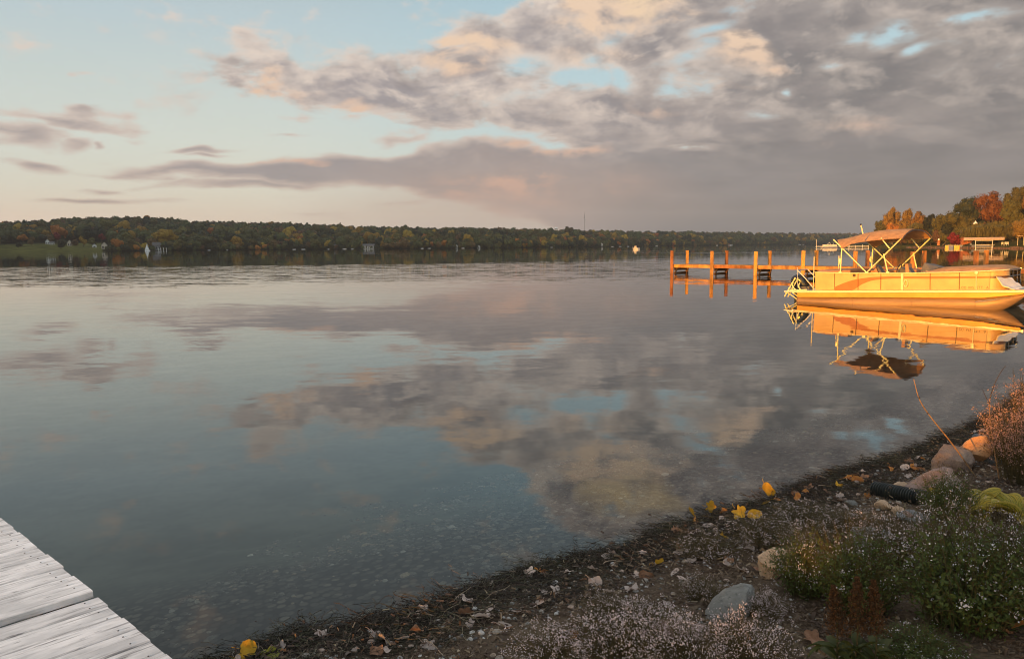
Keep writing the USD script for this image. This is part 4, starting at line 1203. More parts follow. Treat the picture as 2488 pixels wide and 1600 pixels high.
# bimini: bows, braces, canopy
for y in (.06, BW - .06):
    for p, q_ in (((2.46, 1.0), (1.33, 2.185)), ((2.46, 1.0), (3.6, 2.15)), ((1.62, 1.86), (1.57, 1.0)), ((3.01, 1.62), (3.15, .98)), ((3.2, 1.80), (2.93, 2.16))):
        sk = .22 * (y > 1)
        obj('bimini_bow', tube([(p[0] + sk, y, p[1]), (q_[0] + sk, y, q_[1])], .021, 8), GOLDT, boat)
    for x, z in ((2.46, 1.0), (1.57, 1.02), (3.15, .99)):
        obj('bow_mount', box(.09, .06, .06, (x + .22 * (y > 1), y, z)), GOLDT, boat)
    obj('strap_roll', ball(.05, (1.555 + .22 * (y > 1), y - .02, 1.42), 1, (1, .7, 2.2)), GOLDT, boat)
nx, ny = 27, 25
P = np.zeros((nx, ny, 3))
for j, s in enumerate(np.linspace(-1, 1, ny)):
    e6, e3 = abs(s) ** 7, abs(s) ** 2.6
    s0 = 1.30 + .34 * e6
    for i, t in enumerate(np.linspace(0, 1, nx)):
        x = s0 + (3.62 - s0) * t
        crown_z = np.interp(x, [1.3, 1.6, 2.1, 2.8, 3.2, 3.62], [2.20, 2.29, 2.41, 2.475, 2.47, 2.44])
        edge_z = np.interp(x, [1.3, 1.62, 1.75, 1.95, 2.2, 2.6, 3.2, 3.62], [2.18, 1.87, 1.90, 2.0, 2.05, 2.09, 2.12, 2.125])
        sag = .012 * math.sin(PI * ((x - 1.3) / 1.15 % 1))
        P[i, j] = (x + .11 * (s + 1), BW / 2 + s * BW / 2, crown_z - (crown_z - edge_z) * e3 - sag * (1 - e3))
top_v, top_q = grid_mesh(P)
P2 = P.copy()
P2[..., 2] -= .012
bot_v, bot_q = grid_mesh(P2)
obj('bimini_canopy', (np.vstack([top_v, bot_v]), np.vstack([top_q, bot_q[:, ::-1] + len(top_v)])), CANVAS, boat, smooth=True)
for x in (2.42, 3.6):
    hp = [(x + .11 * (s + 1), BW / 2 + s * (BW / 2 - .03), np.interp(x, [2.42, 3.6], [2.43, 2.42]) - .31 * abs(s) ** 2.6 - .02) for s in np.linspace(-1, 1, 15)]
    obj('hoop', tube(hp, .018, 6), GREYV, boat)
pole = obj('light_pole', tube([(1.72, 1.9, 2.3), (1.63, 1.9, 2.70)], .022, 6), TRIM, boat)
obj('lamp_cap', ball(.035, (1.625, 1.9, 2.72), 1), BLACK, pole)
obj('flag_pole', tube([(.43, .5, .37), (.47, .5, 1.60)], .017, 6), TRIM, boat)
obj('flag_pole', tube([(.70, 2.2, .37), (.72, 2.2, 1.60)], .019, 6), TRIM, boat)
# outboard motor
mo = obj('outboard_motor', (trimesh.convex.convex_hull(np.vstack([ball(.30, (-.40, 1.2, .74), 2, (1.05, .72, .75)).vertices, ball(.22, (-.25, 1.2, .55), 2, (1.2, .8, .7)).vertices, ball(.2, (-.52, 1.2, .56), 2, (1.0, .8, .8)).vertices]))), BLACK, boat, smooth=40)
obj('motor_leg', bar((-.42, 1.2, .5), (-.46, 1.2, -.55), .16, .26, .03), BLACK, mo)
obj('motor_bracket', box(.35, .4, .3, (-.1, 1.2, .35)), GREYV, boat)
# folded boarding ladder and the tow bar behind the fence
lad = obj('boarding_ladder', tube([(-.52, .18, .16), (-.34, .18, .46), (-.10, .18, .86)], .022, 8), GOLDT, boat)
for pts in ([(-.46, .34, .14), (-.28, .34, .46), (-.06, .34, .84)], [(-.40, .18, .30), (-.18, .18, .16), (.0, .18, .03)], [(-.36, .34, .36), (-.16, .34, .22), (.06, .34, .08)], [(-.2, .22, .72), (-.22, .22, .55), (-.1, .22, .40)], [(.04, .24, .66), (.0, .24, .52), (.1, .24, .38)], [(-.40, .26, .42), (-.1, .26, .40), (.3, .26, .41)]):
    obj('ladder_rail', tube(spline(pts, 7), .020, 7), GOLDT, lad)
for x, z in ((-.44, .30), (-.33, .48), (-.21, .66), (-.12, .80)):
    obj('rung', bar((x, .14, z), (x, .36, z), .06, .02), GOLDT, lad)
obj('swim_platform', box(.5, .7, .04, (-.22, .4, .36)), ALU, boat)
for y in (.95, 1.9):
    obj('tow_bar', tube(spline([(.3, y, .38), (-.05, y, .80), (-.36, y, 1.12)], 7), .02, 7), ALU, boat)
obj('tow_bar', tube([(-.36, .95, 1.12), (-.36, 1.9, 1.12)], .02, 7), ALU, boat)
obj('tow_bar', tube([(-.34, .95, .45), (-.36, .95, 1.22)], .014, 6), ALU, boat)
# privacy curtain slumped over the bow corner
nx, ny = 18, 14
P = np.zeros((nx, ny, 3))
c00, c01, c10, c11 = np.array([6.36, -.03, .80]), np.array([6.66, .5, .76]), np.array([6.86, -.10, .42]), np.array([7.12, .5, .43])
for i, u_ in enumerate(np.linspace(0, 1, nx)):
    for j, v_ in enumerate(np.linspace(0, 1, ny)):
        p = c00 * (1 - u_) * (1 - v_) + c01 * (1 - u_) * v_ + c10 * u_ * (1 - v_) + c11 * u_ * v_
        p = p + np.array([-.05, -.05, -.09]) * math.sin(PI * u_) * (1 - .6 * v_)
        P[i, j] = p + (meshkit.noise(np.array([u_ * 4.3, v_ * 4.1, .5]), 5) - .5) * np.array([.03, .1, .13]) * min(1, 3 * u_)
obj('privacy_curtain', grid_mesh(P), WHITEC, boat, smooth=True)
obj('curtain_hem', tube(P[:, 0], .016, 6), TRIM, boat)

# ------------------------------------------------------------------ the white dock at the lower left (local: x along the edge away from the camera, y along the boards)
def worn_paint():
    g = Graph()
    p = g.add('texture_coordinate', 'object')
    ro = g.add('object_info', 'random')
    sh = g.add('combine_xyz', 'vector', x=g.m('multiply', ro, 31.0), y=g.m('multiply', ro, 17.0), z=0.0)
    p = g.add('vector_math', 'vector', math_type='add', vector1=p, vector2=sh)
    grain = g.noise(g.scaled(p, (38, 1.6, 20)), 1.6, 5.0, .65)
    blot = g.noise(g.scaled(p, (5, 1.6, 1)), 2.2, 4.0, .6)
    scr = g.noise(g.scaled(p, (60, 5, 1), (3, 3, 0)), 1.0, 3.0, .7)
    c = g.mix(g.step(blot, .32, .68), (.55, .56, .57), (.84, .845, .855))
    c = g.mix(g.m('multiply', g.step(grain, .52, .70), .9), c, (.24, .24, .245))
    c = g.mix(g.m('multiply', g.step(scr, .61, .70), .9), c, (.10, .10, .105))
    c = g.add('hsv', 'color', hue=.5, saturation=1.0, value=g.m('multiply_add', ro, .22, .90), fac=1.0, color=c)
    bp = g.add('bump', 'normal', height=g.m('add', grain, g.m('multiply', scr, .6)), strength=.7, distance=.003)
    return g.build('worn_white_paint', surface=g.add('principled_bsdf', 'BSDF', base_color=c, roughness=.7, specular_ior_level=.3, normal=bp))


DOCKW = worn_paint()
NAIL = mat('rusty_nail', (.035, .03, .028), .6, .2, 30.0, metal=.5)
d0 = on_z(0, 1200 + 190 * .29228, .5)
d1 = on_z(1480 * .29228, 1600, .5)
ed = (d1 - d0) / np.linalg.norm(d1 - d0)
ax = -ed
ay = np.cross(ez, ax)
dock = thing('white_dock', 'weathered white plank dock at the lower left corner', 'dock', matrix=basis(ax, ay, ez, d0))
cuts = [-.80, -.66, -.52, -.38, -.24, -.12, 0, .16, .355, .55, .70, .84, .97, 1.09, 1.23, 1.37, 1.50, 1.55, 1.68, 1.85, 2.0, 2.15, 2.30, 2.44, 2.58]
R = np.random.default_rng(21)
for a, b in zip(cuts[:-1], cuts[1:]):
    if (a, b) == (1.50, 1.55):
        continue
    parts = [(a, b)] if b - a < .15 else [(a, (a + b) / 2), ((a + b) / 2, b)] if b - a > .18 else [(a, b)]
    for p, q in parts:
        w = q - p - .007
        z = -.019 + R.uniform(-.0025, .0025) - (.012 if p > 1.52 else 0)
        y0 = R.uniform(-.006, .006)
        x = -(p + q) / 2
        m = bar((x, y0, z), (x, 1.95, z), w, .036, .004)
        pl = obj('plank', m, DOCKW, dock)
        obj('nail', cat_([lathe([(0, .0015), (.0036, .001), (.0036, -.002), (0, -.002)], 8).apply_translation((x + s * w * .28, y0 + yy, z + .0185)) for s in ((-1, 1), (1,), (-1,), (-1, 1))[R.integers(0, 4)] for yy in (.055 + R.uniform(-.01, .015), 1.0)]), NAIL, pl, kind='stuff')
for yy in (.10, 1.0, 1.8):
    obj('stringer', bar((.85, yy, -.12), (-2.6, yy, -.12), .045, .16), mat('dock_frame_wood', (.16, .13, .10), .85, .2, 4.0) if yy == .10 else '/World/Looks/dock_frame_wood', dock)
for xx in (.7, -1.53, -2.5):
    obj('post', tube([(xx, .17, -1.6), (xx, .17, -.045)], .05, 10), STEEL, dock)

# ------------------------------------------------------------------ the bank: stones, pipe, plants, wrack and leaves
DS = 1.0388                                             # lists below were read off a 2395 px wide copy


def spot(px, py):
    return on_ground(px * DS, py * DS)


def mpp(p):
    """Metres per pixel of that copy at a point."""
    return DS / FPX * float((p - CAM) @ fwd)


def stone_mat(name, c1, c2, speck=60.0, rough=.85):
    g = Graph()
    p = g.add('texture_coordinate', 'object')
    a, b = g.noise(p, 5.0, 4.0, .6), g.noise(p, speck, 3.0, .7)
    c = g.mix(g.step(a, .35, .65), c1, c2)
    c = g.mix(g.m('multiply', g.step(b, .55, .68), .6), c, tuple(np.array(c1) * .35))
    c = g.mix(g.m('multiply', g.step(b, .42, .3), .5), c, tuple(np.minimum(np.array(c2) * 1.6, .8)))
    bp = g.add('bump', 'normal', height=g.noise(p, 28.0, 5.0, .65), strength=.8, distance=.012)
    return g.build(name, surface=g.add('principled_bsdf', 'BSDF', base_color=c, roughness=rough, specular_ior_level=.3, normal=bp))


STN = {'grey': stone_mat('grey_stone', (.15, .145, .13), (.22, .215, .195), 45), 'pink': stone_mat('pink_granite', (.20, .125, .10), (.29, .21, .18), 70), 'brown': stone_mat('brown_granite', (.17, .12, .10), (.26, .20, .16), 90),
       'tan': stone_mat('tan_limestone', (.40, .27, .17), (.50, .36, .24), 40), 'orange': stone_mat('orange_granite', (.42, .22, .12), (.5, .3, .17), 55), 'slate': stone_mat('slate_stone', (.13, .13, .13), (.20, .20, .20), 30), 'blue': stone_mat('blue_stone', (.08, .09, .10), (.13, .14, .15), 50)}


def boulder(px, py, wpx, size, kind, label, seed, rz=0.0, tilt=(0, 0), sink=.3, cuts=7, rough=.22, name='boulder', cat='stone', lift=0.0):
    """size: depth and height as fractions of the width."""
    p = spot(px, py)
    w = wpx * mpp(p) / 2
    sz = (w, w * size[0], w * size[1])
    o = obj(name, rock(sz, seed, 4 if wpx > 60 else 3, rough, cuts), STN[kind], smooth=48)
    x = UsdGeom.Xformable(o)
    x.AddTranslateOp().Set(tuple(map(float, p + (0, 0, sz[2] * (1 - 2 * sink) + lift))))
    x.AddRotateXYZOp().Set((math.degrees(tilt[0]), math.degrees(tilt[1]), math.degrees(rz)))
    return tag(o, label, cat)


boulder(1712, 1436, 178, (.48, .36), 'grey', 'smooth grey boulder leaning among the flowers', 3, .72, (0, -.16), .16, 2, .12)
boulder(1806, 1348, 130, (.7, .62), 'tan', 'pale orange boulder behind the smooth grey one', 5, .8, (0, -.2), .24, 14, .2)
boulder(1590, 1490, 150, (.7, .36), 'pink', 'low pinkish boulder half hidden under the flower spray', 8, .2, (0, 0), .25, 8, .2)
boulder(2182, 1152, 148, (.75, .56), 'pink', 'big pink granite boulder behind the corrugated pipe', 11, .5, (0, -.15), .2, 13, .26)
boulder(2226, 1100, 118, (.7, .72), 'brown', 'brown speckled boulder above the big pink one', 14, .6, (0, -.35), .2, 13, .2)
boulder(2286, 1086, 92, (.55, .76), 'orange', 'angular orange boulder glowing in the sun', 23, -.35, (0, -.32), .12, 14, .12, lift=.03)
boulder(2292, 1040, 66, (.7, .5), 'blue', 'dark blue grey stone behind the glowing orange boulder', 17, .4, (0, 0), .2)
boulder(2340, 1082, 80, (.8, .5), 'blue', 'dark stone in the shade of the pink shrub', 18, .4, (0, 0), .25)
boulder(2150, 1212, 110, (.75, .16), 'slate', 'flat grey flagstone below the pipe', 31, .2, (.05, .06), .3, 3, .12, 'flagstone')
boulder(2040, 1262, 150, (.8, .15), 'slate', 'larger flat flagstone under the white flowers', 33, .1, (.06, .03), .3, 3, .12, 'flagstone')
for k, (x, y, w, l) in enumerate([(2068, 1190, 46, 'pale tan stone just below the open end of the pipe'), (2100, 1204, 44, 'second pale tan stone below the pipe, right of the first'), (2124, 1214, 40, 'small pinkish tan stone touching the flat flagstone'), (1858, 1298, 42, 'pale stone above the pale orange boulder'), (1990, 1182, 34, 'grey stone left of the pipe'),
                                  (2108, 1146, 44, 'cream stone between the pipe and the pink boulder'), (1748, 1492, 30, 'small orange tan stone below the smooth grey boulder')]):
    boulder(x, y, w, (.8, .6), ['tan', 'tan', 'pink', 'tan', 'grey', 'tan', 'orange'][k], l, 40 + k, k * .7, (0, 0), .22, 6, .2, 'small_stone')

# corrugated drain pipe
a_, b_ = spot(2046, 1158), spot(2196, 1186)
b_ = a_ + (b_ - a_) / np.linalg.norm(b_ - a_) * .62
rp = .058
L = np.linalg.norm(b_ - a_)
s_ = np.linspace(0, L, 190)
prof = np.stack([rp + .0075 * np.clip(np.sin(s_ / .0235 * 2 * PI) * 1.8, -1, 1), s_], 1)
pm = lathe(np.vstack([[[rp - .014, L]], [[rp - .014, 0]], prof, [[rp - .014, L]]]), 26)
t, a, b = frame_of(b_ - a_ + np.array([0, 0, -.01]))
M = np.eye(4)
M[:3, 0], M[:3, 1], M[:3, 2], M[:3, 3] = a, np.cross(t, a), t, a_ + (0, 0, rp * .95)
pm.apply_transform(M)
obj('drain_pipe', pm, mat('black_plastic', (.014, .018, .018), .42, .2, 12.0, spec=.5), smooth=40, label='black corrugated plastic drain pipe lying on the bank', cat='pipe')


def hosta_material():
    g = Graph()
    uv = g.add('attribute', 'vector', attribute='st')
    s = g.add('separate_xyz', vector=uv)
    fold = g.m('absolute', g.m('subtract', s + '.x', .5))
    stripe = g.add('wave_texture', 'fac', wave_type='bands', bands_direction='x', profile='sine', vector=g.add('combine_xyz', 'vector', x=g.m('divide', fold, g.m('add', g.m('sqrt', g.m('maximum', g.m('multiply', s + '.y', g.m('subtract', 1.05, s + '.y')), .01)), .12)), y=0.0, z=0.0), scale=3.4, distortion=.4)
    ro = g.noise(g.add('geometry', 'position'), 6.0, 3.0, .5)
    c = g.mix(g.step(ro, .38, .6), (.42, .34, .035), (.55, .38, .035))
    c = g.mix(g.m('multiply', g.step(stripe, .45, .9), .85), c, (.08, .13, .025))
    c = g.mix(g.step(fold, .42, .5), c, (.50, .40, .10))
    p = g.add('principled_bsdf', 'BSDF', base_color=c, roughness=.45, specular_ior_level=.4)
    t = g.add('translucent_bsdf', 'BSDF', color=c)
    return g.build('hosta_leaf', surface=g.add('mix_closure', 'closure', fac=.3, closure1=p, closure2=t))


HOSTA = hosta_material()


def blade(L, W, rise, droop, az, seed, n=14, m=17):
    """A broad pointed leaf arching out from its root."""
    R = np.random.default_rng(seed)
    P = np.zeros((n, m, 3))
    U = np.zeros((n, m, 2))
    for i, t in enumerate(np.linspace(0, 1, n)):
        w = W / 2 * (math.sin(PI * min(1, t ** .75)) ** .8 + .02)
        for j, s in enumerate(np.linspace(-1, 1, m)):
            z = rise * t - droop * t * t + abs(s) * w * .34 + .010 * math.sin(abs(s) * 14) * min(1, w * 20)
            P[i, j] = (t * L * (1 - .12 * t), s * w, z + .01 * math.sin(5 * t + seed) * s)
            U[i, j] = ((s + 1) / 2, t)
    v, q = grid_mesh(P)
    c, s_ = math.cos(az), math.sin(az)
    v = np.stack([v[:, 0] * c - v[:, 1] * s_, v[:, 0] * s_ + v[:, 1] * c, v[:, 2]], 1)
    return (v, q), U.reshape(-1, 2)


def hosta(px, py, label, n, L, seed):
    p = spot(px, py)
    o = thing('hosta', label, 'plant', p)
    R = np.random.default_rng(seed)
    for k in range(n):
        ring = k / n
        l = L * R.uniform(.8, 1.15)
        m_, uv = blade(l, l * R.uniform(.44, .56), l * R.uniform(.7, 1.1) * (.55 + .75 * ring), l * R.uniform(.35, .8), k * 2.4 + R.uniform(-.3, .3), seed + k)
        v = m_[0] + (0, 0, .02)
        usdkit.mesh(stage, fresh('leaf', path_of(o)), (v, m_[1]), HOSTA, smooth=True, uv=uv)
    return o


hosta(2262, 1216, 'hosta with broad yellow green striped leaves at the right', 15, .26, 60)
hosta(2382, 1218, 'second striped hosta at the right edge', 15, .28, 80)

# slender dry stems
STEM = mat('dry_stem', (.30, .17, .08), .8, .2, 20.0)
STEM_D = mat('dark_twig', (.05, .035, .03), .8, .2, 20.0)


def stem_from(pts, r0, r1, base, n=24):
    """Bent stem that rises from the ground at base and follows the outline of the photographed one."""
    dep = float(base[1])
    P = [base] + [at_y(x * DS, y * DS, dep + (i + 1) * .012) for i, (x, y) in enumerate(pts)]
    return tube(spline(P, n), np.linspace(r0, r1, n), 6)


o = thing('dry_stem', 'long bare reddish stem bending left over the water', 'stem')
bs = spot(2284, 1118)
obj('stalk', stem_from([(2226, 1036), (2189, 990), (2160, 951), (2146, 921), (2137, 886)], .006, .0028, bs), STEM, o)
for (x, y), (x2, y2) in zip([(2189, 990), (2170, 966), (2150, 930)], [(2186, 985), (2165, 966), (2153, 925)]):
    obj('node', ball(.008, at_y(x * DS, y * DS, bs[1] + .03), 1), STEM_D, o)
o = thing('dry_stem', 'upright forked twig before the pink shrub', 'stem')
bs = spot(2337, 1122)
obj('stalk', stem_from([(2327, 1060), (2318, 1000), (2314, 942)], .006, .0035, bs), STEM, o)
obj('twig', stem_from([(2321, 912), (2336, 878), (2353, 855)], .0042, .0018, at_y(2314 * DS, 944 * DS, bs[1] + .036)), STEM_D, o)
obj('twig', stem_from([(2306, 928), (2298, 910)], .0038, .0018, at_y(2314 * DS, 944 * DS, bs[1] + .036), 8), STEM_D, o)
o = thing('dry_stem', 'short pale stem right of the forked twig', 'stem')
bs = spot(2364, 1120)
obj('stalk', stem_from([(2358, 1062), (2351, 1022)], .005, .003, bs, 8), STEM, o)

# flowering plants: sources with stems, foliage and flowers, one metre across
FL_W = leafy('white_petals', [(.66, .63, .68), (.55, .50, .58), (.46, .40, .46)], .2, .6)
FL_P = leafy('pinkish_petals', [(.66, .55, .55), (.56, .44, .45), (.74, .64, .65), (.42, .30, .29)], .2, .6)
FL_R = leafy('dusky_pink_petals', [(.40, .24, .20), (.31, .18, .15), (.48, .31, .27), (.22, .12, .09)], .2, .7)
LV_G = leafy('garden_leaves', [(.07, .095, .024), (.10, .105, .028), (.055, .075, .02), (.12, .105, .032), (.09, .07, .025)], .3, .5)
LV_B = leafy('withered_leaves', [(.10, .07, .035), (.075, .052, .028), (.12, .085, .045), (.06, .04, .02)], .25, .7)
STALK = leafy('plant_stems', [(.085, .07, .03), (.06, .05, .022), (.12, .095, .042)], .1, .8)


def bush_meshes(nst, nlf, nfl, seed, h=.5, leaf=.03, flower=.012, upright=.5, ftop=.55, shell=.75):
    R = np.random.default_rng(seed)
    st, tips = [], []
    for k in range(nst):
        a, rr = R.uniform(0, 2 * PI), math.sqrt(R.uniform(0, 1))
        e = np.array([math.cos(a) * rr * .5, math.sin(a) * rr * .5, h * (1 - .45 * rr ** 2) * R.uniform(.55, 1.22)])
        b = np.array([e[0] * .35, e[1] * .35, 0]) + np.append(R.normal(size=2) * .03, 0)
        mid = (b + e) / 2 + np.append(-e[:2] * .12 * upright, h * .12) + R.normal(size=3) * .035
        pts = spline([b, mid, e], 5)
        st.append(tube(pts, [.0026, .0022, .0018, .0015, .0010], 3))
        tips.append(pts)
    tips = np.array(tips)

    def along(n, lo, hi, jit):
        k, t = R.integers(0, nst, n), R.uniform(lo, hi, n)
        i = np.minimum((t * 4).astype(int), 3)
        f = (t * 4 - i)[:, None]
        return tips[k, i] * (1 - f) + tips[k, i + 1] * f + R.normal(size=(n, 3)) * jit

    def quads(p, s, asp, flat=0.0):
        n = len(p)
        nn = R.normal(size=(n, 3)) + np.array([0, 0, flat])
        nn /= np.linalg.norm(nn, axis=1, keepdims=True)
        a = np.cross(nn, R.normal(size=(n, 3)))
        a /= np.linalg.norm(a, axis=1, keepdims=True)
        b = np.cross(nn, a)
        s = s * R.uniform(.6, 1.3, n)[:, None]
        V = np.stack([p - a * s, p - b * s * asp, p + a * s, p + b * s * asp], 1).reshape(-1, 3)
        F = np.arange(4 * n).reshape(-1, 4)
        return trimesh.Trimesh(V, np.vstack([F[:, [0, 1, 2]], F[:, [0, 2, 3]]]), process=False)

    lf = quads(along(nlf, .06, .8, .026), leaf, .5, 1.0)
    cl = along(max(1, nfl // 3), ftop, 1.0, .014)
    cl = cl[:max(1, int(len(cl) * .45))]
    fl = quads(cl[R.integers(0, len(cl), nfl)] + R.normal(size=(nfl, 3)) * .016, flower, .85, .4)
    fl.vertices[:, 2] += .004
    return cat_(st), lf, fl


def plant_source(name, args, mats, names=('stems', 'foliage', 'flowers')):
    p = proto(name)
    for nm, m_, mt in zip(names, bush_meshes(**args), mats):
        usdkit.mesh(stage, f'/World/{name}/{nm}', m_, mt).GetPrim().SetCustomDataByKey('kind', 'stuff')
    return p


SRC = {'white1': plant_source('white_flower_plant_source', dict(nst=330, nlf=6000, nfl=800, seed=1, h=.62, leaf=.0155, flower=.0062, ftop=.35), (STALK, LV_G, FL_W)), 'white2': plant_source('white_flower_plant_source_b', dict(nst=330, nlf=5600, nfl=750, seed=2, h=.62, leaf=.015, flower=.0062, ftop=.3), (STALK, LV_G, FL_W)),
       'wither': plant_source('withered_plant_source', dict(nst=300, nlf=2000, nfl=1100, seed=3, h=.5, leaf=.011, flower=.0060, ftop=.4), (STALK, LV_B, FL_P)), 'pink': plant_source('pink_spray_source', dict(nst=230, nlf=1000, nfl=2300, seed=4, h=.36, leaf=.011, flower=.0066, ftop=.45), (STALK, LV_B, FL_P)),
       'shrub': plant_source('dusky_shrub_source', dict(nst=300, nlf=1200, nfl=9500, seed=5, h=1.0, leaf=.013, flower=.0066, ftop=.3), (STALK, LV_B, FL_R))}


def plant(px, py, wpx, hpx, kind, label, rz, cat='plant', name='flowering_plant', group=None):
    p = spot(px, py)
    s = wpx * mpp(p) * 1.22
    hpx = hpx * 1.15
    h0 = {'white1': .62, 'white2': .62, 'wither': .5, 'pink': .36, 'shrub': 1.0}[kind]
    return copy(SRC[kind], name, label, cat, p - (0, 0, .01), rz, group, scale=(s, s, hpx * mpp(p) / h0))


for a in [(2250, 1462, 330, 235, 'white1', 'largest white flowered bushy plant at the lower right', .3), (2010, 1425, 240, 175, 'white2', 'white flowered bushy plant right of the smooth grey boulder', 1.9), (2385, 1440, 210, 200, 'white2', 'white flowered plant cut by the right edge', 4.1),
          (1885, 1385, 170, 130, 'white1', 'white flowered plant in front of the pale orange boulder', 2.7), (2110, 1330, 240, 120, 'wither', 'brownish plant with pale flowers before the large flagstone', .9), (2215, 1215, 130, 105, 'white1', 'small green plant with white flowers between pipe and hosta', 5.0),
          (2345, 1310, 170, 110, 'wither', 'withered plant with pale flowers below the hostas', 3.3), (2230, 1330, 190, 150, 'wither', 'tall withered stems with white specks behind the largest white flowered plant', 4.4), (1935, 1300, 200, 70, 'wither', 'low brown plant with pale specks left of the large flagstone', 2.2),
          (2150, 1545, 220, 70, 'white2', 'low green plant at the bottom edge below the largest plant', 5.5),
          (1290, 1548, 230, 70, 'pink', 'leftmost spray of tiny pinkish flowers at the bottom edge', .2), (1450, 1545, 250, 95, 'pink', 'second spray of tiny pinkish flowers from the left at the bottom edge', 1.2), (1600, 1550, 240, 90, 'pink', 'third spray of tiny pinkish flowers at the bottom edge, below the low pinkish boulder', 2.4),
          (1750, 1545, 220, 95, 'pink', 'rightmost spray of tiny pinkish flowers at the bottom edge', 3.9), (1500, 1472, 190, 60, 'pink', 'spray of pinkish flowers left of the low pinkish boulder', 4.6), (1420, 1440, 150, 45, 'wither', 'thin brown flower spray higher on the bank at left', 5.2),
          (1660, 1300, 190, 45, 'wither', 'thin brown flower spray left of the pale orange boulder', 1.5), (1790, 1262, 200, 48, 'wither', 'faint brown spray above the pale orange boulder', 2.9), (1880, 1228, 190, 45, 'wither', 'faint brown spray near the water right of the lit leaves', .7), (1990, 1240, 170, 45, 'wither', 'faint brown spray left of the flat flagstones', 3.6), (1640, 1400, 130, 50, 'wither', 'brown spray directly left of the smooth grey boulder', 1.1),
          (1790, 1440, 120, 50, 'pink', 'small pinkish spray right of the smooth grey boulder', 2.0)]:
    plant(*a)
plant(2395, 1128, 190, 215, 'shrub', 'dusky pink flowering shrub at the right edge', .4, 'shrub', 'pink_shrub')
plant(2345, 1088, 90, 110, 'shrub', 'lower left branch of dusky pink flowers beside the glowing boulder', 2.0, 'shrub', 'pink_shrub')

# fading astilbe plumes with their leaves
PLUME = leafy('dry_plume', [(.085, .042, .018), (.065, .034, .015), (.11, .057, .025), (.05, .026, .012)], .2, .8)
LANCE = leafy('lance_leaves', [(.06, .07, .02), (.08, .075, .022), (.045, .055, .018)], .3, .5)
for k, (tx_, ty_, bx, by, label) in enumerate([(1949, 1369, 1956, 1516, 'left rust brown flower plume at the bottom right'), (2005, 1349, 2000, 1520, 'tallest rust brown flower plume, in the middle of three'), (2043, 1357, 2046, 1520, 'right rust brown flower plume of three')]):
    p = spot(bx, by + 40)
    h = float(at_y(tx_ * DS, ty_ * DS, p[1])[2] - p[2])
    o = thing('flower_plume', label, 'plant', p)
    R = np.random.default_rng(300 + k)
    obj('stalk', tube(spline([(0, 0, 0), (R.normal() * .01, 0, h * .5), (at_y(tx_ * DS, ty_ * DS, p[1])[0] - p[0], 0, h)], 8), np.linspace(.005, .002, 8), 6), STALK, o)
    n = 1500
    t = R.uniform(0, 1, n) ** .8
    br = .5 + .5 * np.sin(t * 46 + R.uniform(0, 6.28, n) * .12)
    rad = (.052 * (1 - t) ** .8 * (.45 + .75 * br) + .006) * np.sqrt(R.uniform(.15, 1, n))
    a = R.uniform(0, 2 * PI, n)
    P = np.stack([rad * np.cos(a) + (at_y(tx_ * DS, ty_ * DS, p[1])[0] - p[0]) * t, rad * np.sin(a), h * (.34 + .66 * t) + rad * .5], 1)
    nn = R.normal(size=(n, 3))
    nn /= np.linalg.norm(nn, axis=1, keepdims=True)
    a1 = np.cross(nn, R.normal(size=(n, 3)))
    a1 /= np.linalg.norm(a1, axis=1, keepdims=True)
    b1 = np.cross(nn, a1)
    V = np.stack([P - a1 * .006, P - b1 * .0035, P + a1 * .006, P + b1 * .0035], 1).reshape(-1, 3)
    F = np.arange(4 * n).reshape(-1, 4)
    obj('plume', trimesh.Trimesh(V, np.vstack([F[:, [0, 1, 2]], F[:, [0, 2, 3]]]), process=False), PLUME, o, kind='stuff')
    for j in range(9):
        l = R.uniform(.10, .17)
        m_, uv = blade(l, l * .28, l * R.uniform(.4, 1.0), l * R.uniform(.3, .8), j * .7 + R.uniform(-.3, .3), j, 7, 3)
        obj('leaf', (m_[0] + (0, 0, .02 + .03 * (j % 3)), m_[1]), LANCE, o, smooth=True)

# wrack, mulch, gravel and water stones: what nobody could count
WRK = mat('wrack', (.050, .031, .018), .8, .3, 14.0, color2=(.022, .014, .009), per='object')
WRK_G = mat('wrack_green', (.05, .044, .018), .8, .3, 14.0, color2=(.022, .018, .010), per='object')
CHIP = mat('bark_chip', (.15, .10, .066), .9, .3, 10.0, color2=(.05, .032, .02), per='object')
CHIP_P = mat('pale_straw', (.26, .20, .13), .85, .2, 10.0, color2=(.14, .10, .07), per='object')


def tangle(n, size, r, seed, lift=.012):
    R = np.random.default_rng(seed)
    parts = []
    for k in range(n):
        p = np.append(R.normal(size=2) * size * .4, R.uniform(0, lift))
        d = R.uniform(0, 2 * PI)
        pts = [p]
        for j in range(4):
            d += R.normal() * .7
            p = p + np.array([math.cos(d), math.sin(d), R.normal() * .05]) * size * R.uniform(.14, .26)
            pts.append(p)
        parts.append(tube(spline(pts, 7), r * R.uniform(.6, 1.4), 3))
    return cat_(parts)


def chips(n, size, L, seed, thin=.25):
    R = np.random.default_rng(seed)
    parts = []
    for k in range(n):
        l = L * R.uniform(.4, 1.3)
        m = trimesh.creation.box((l, l * thin * R.uniform(.6, 1.4), l * .1))
        m.vertices += R.normal(size=m.vertices.shape) * l * .05
        m.apply_transform(trimesh.transformations.euler_matrix(R.normal() * .35, R.normal() * .35, R.uniform(0, 6.28)))
        m.apply_translation(np.append(R.normal(size=2) * size * .45, R.uniform(0, .012)))
        parts.append(m)
    return cat_(parts)


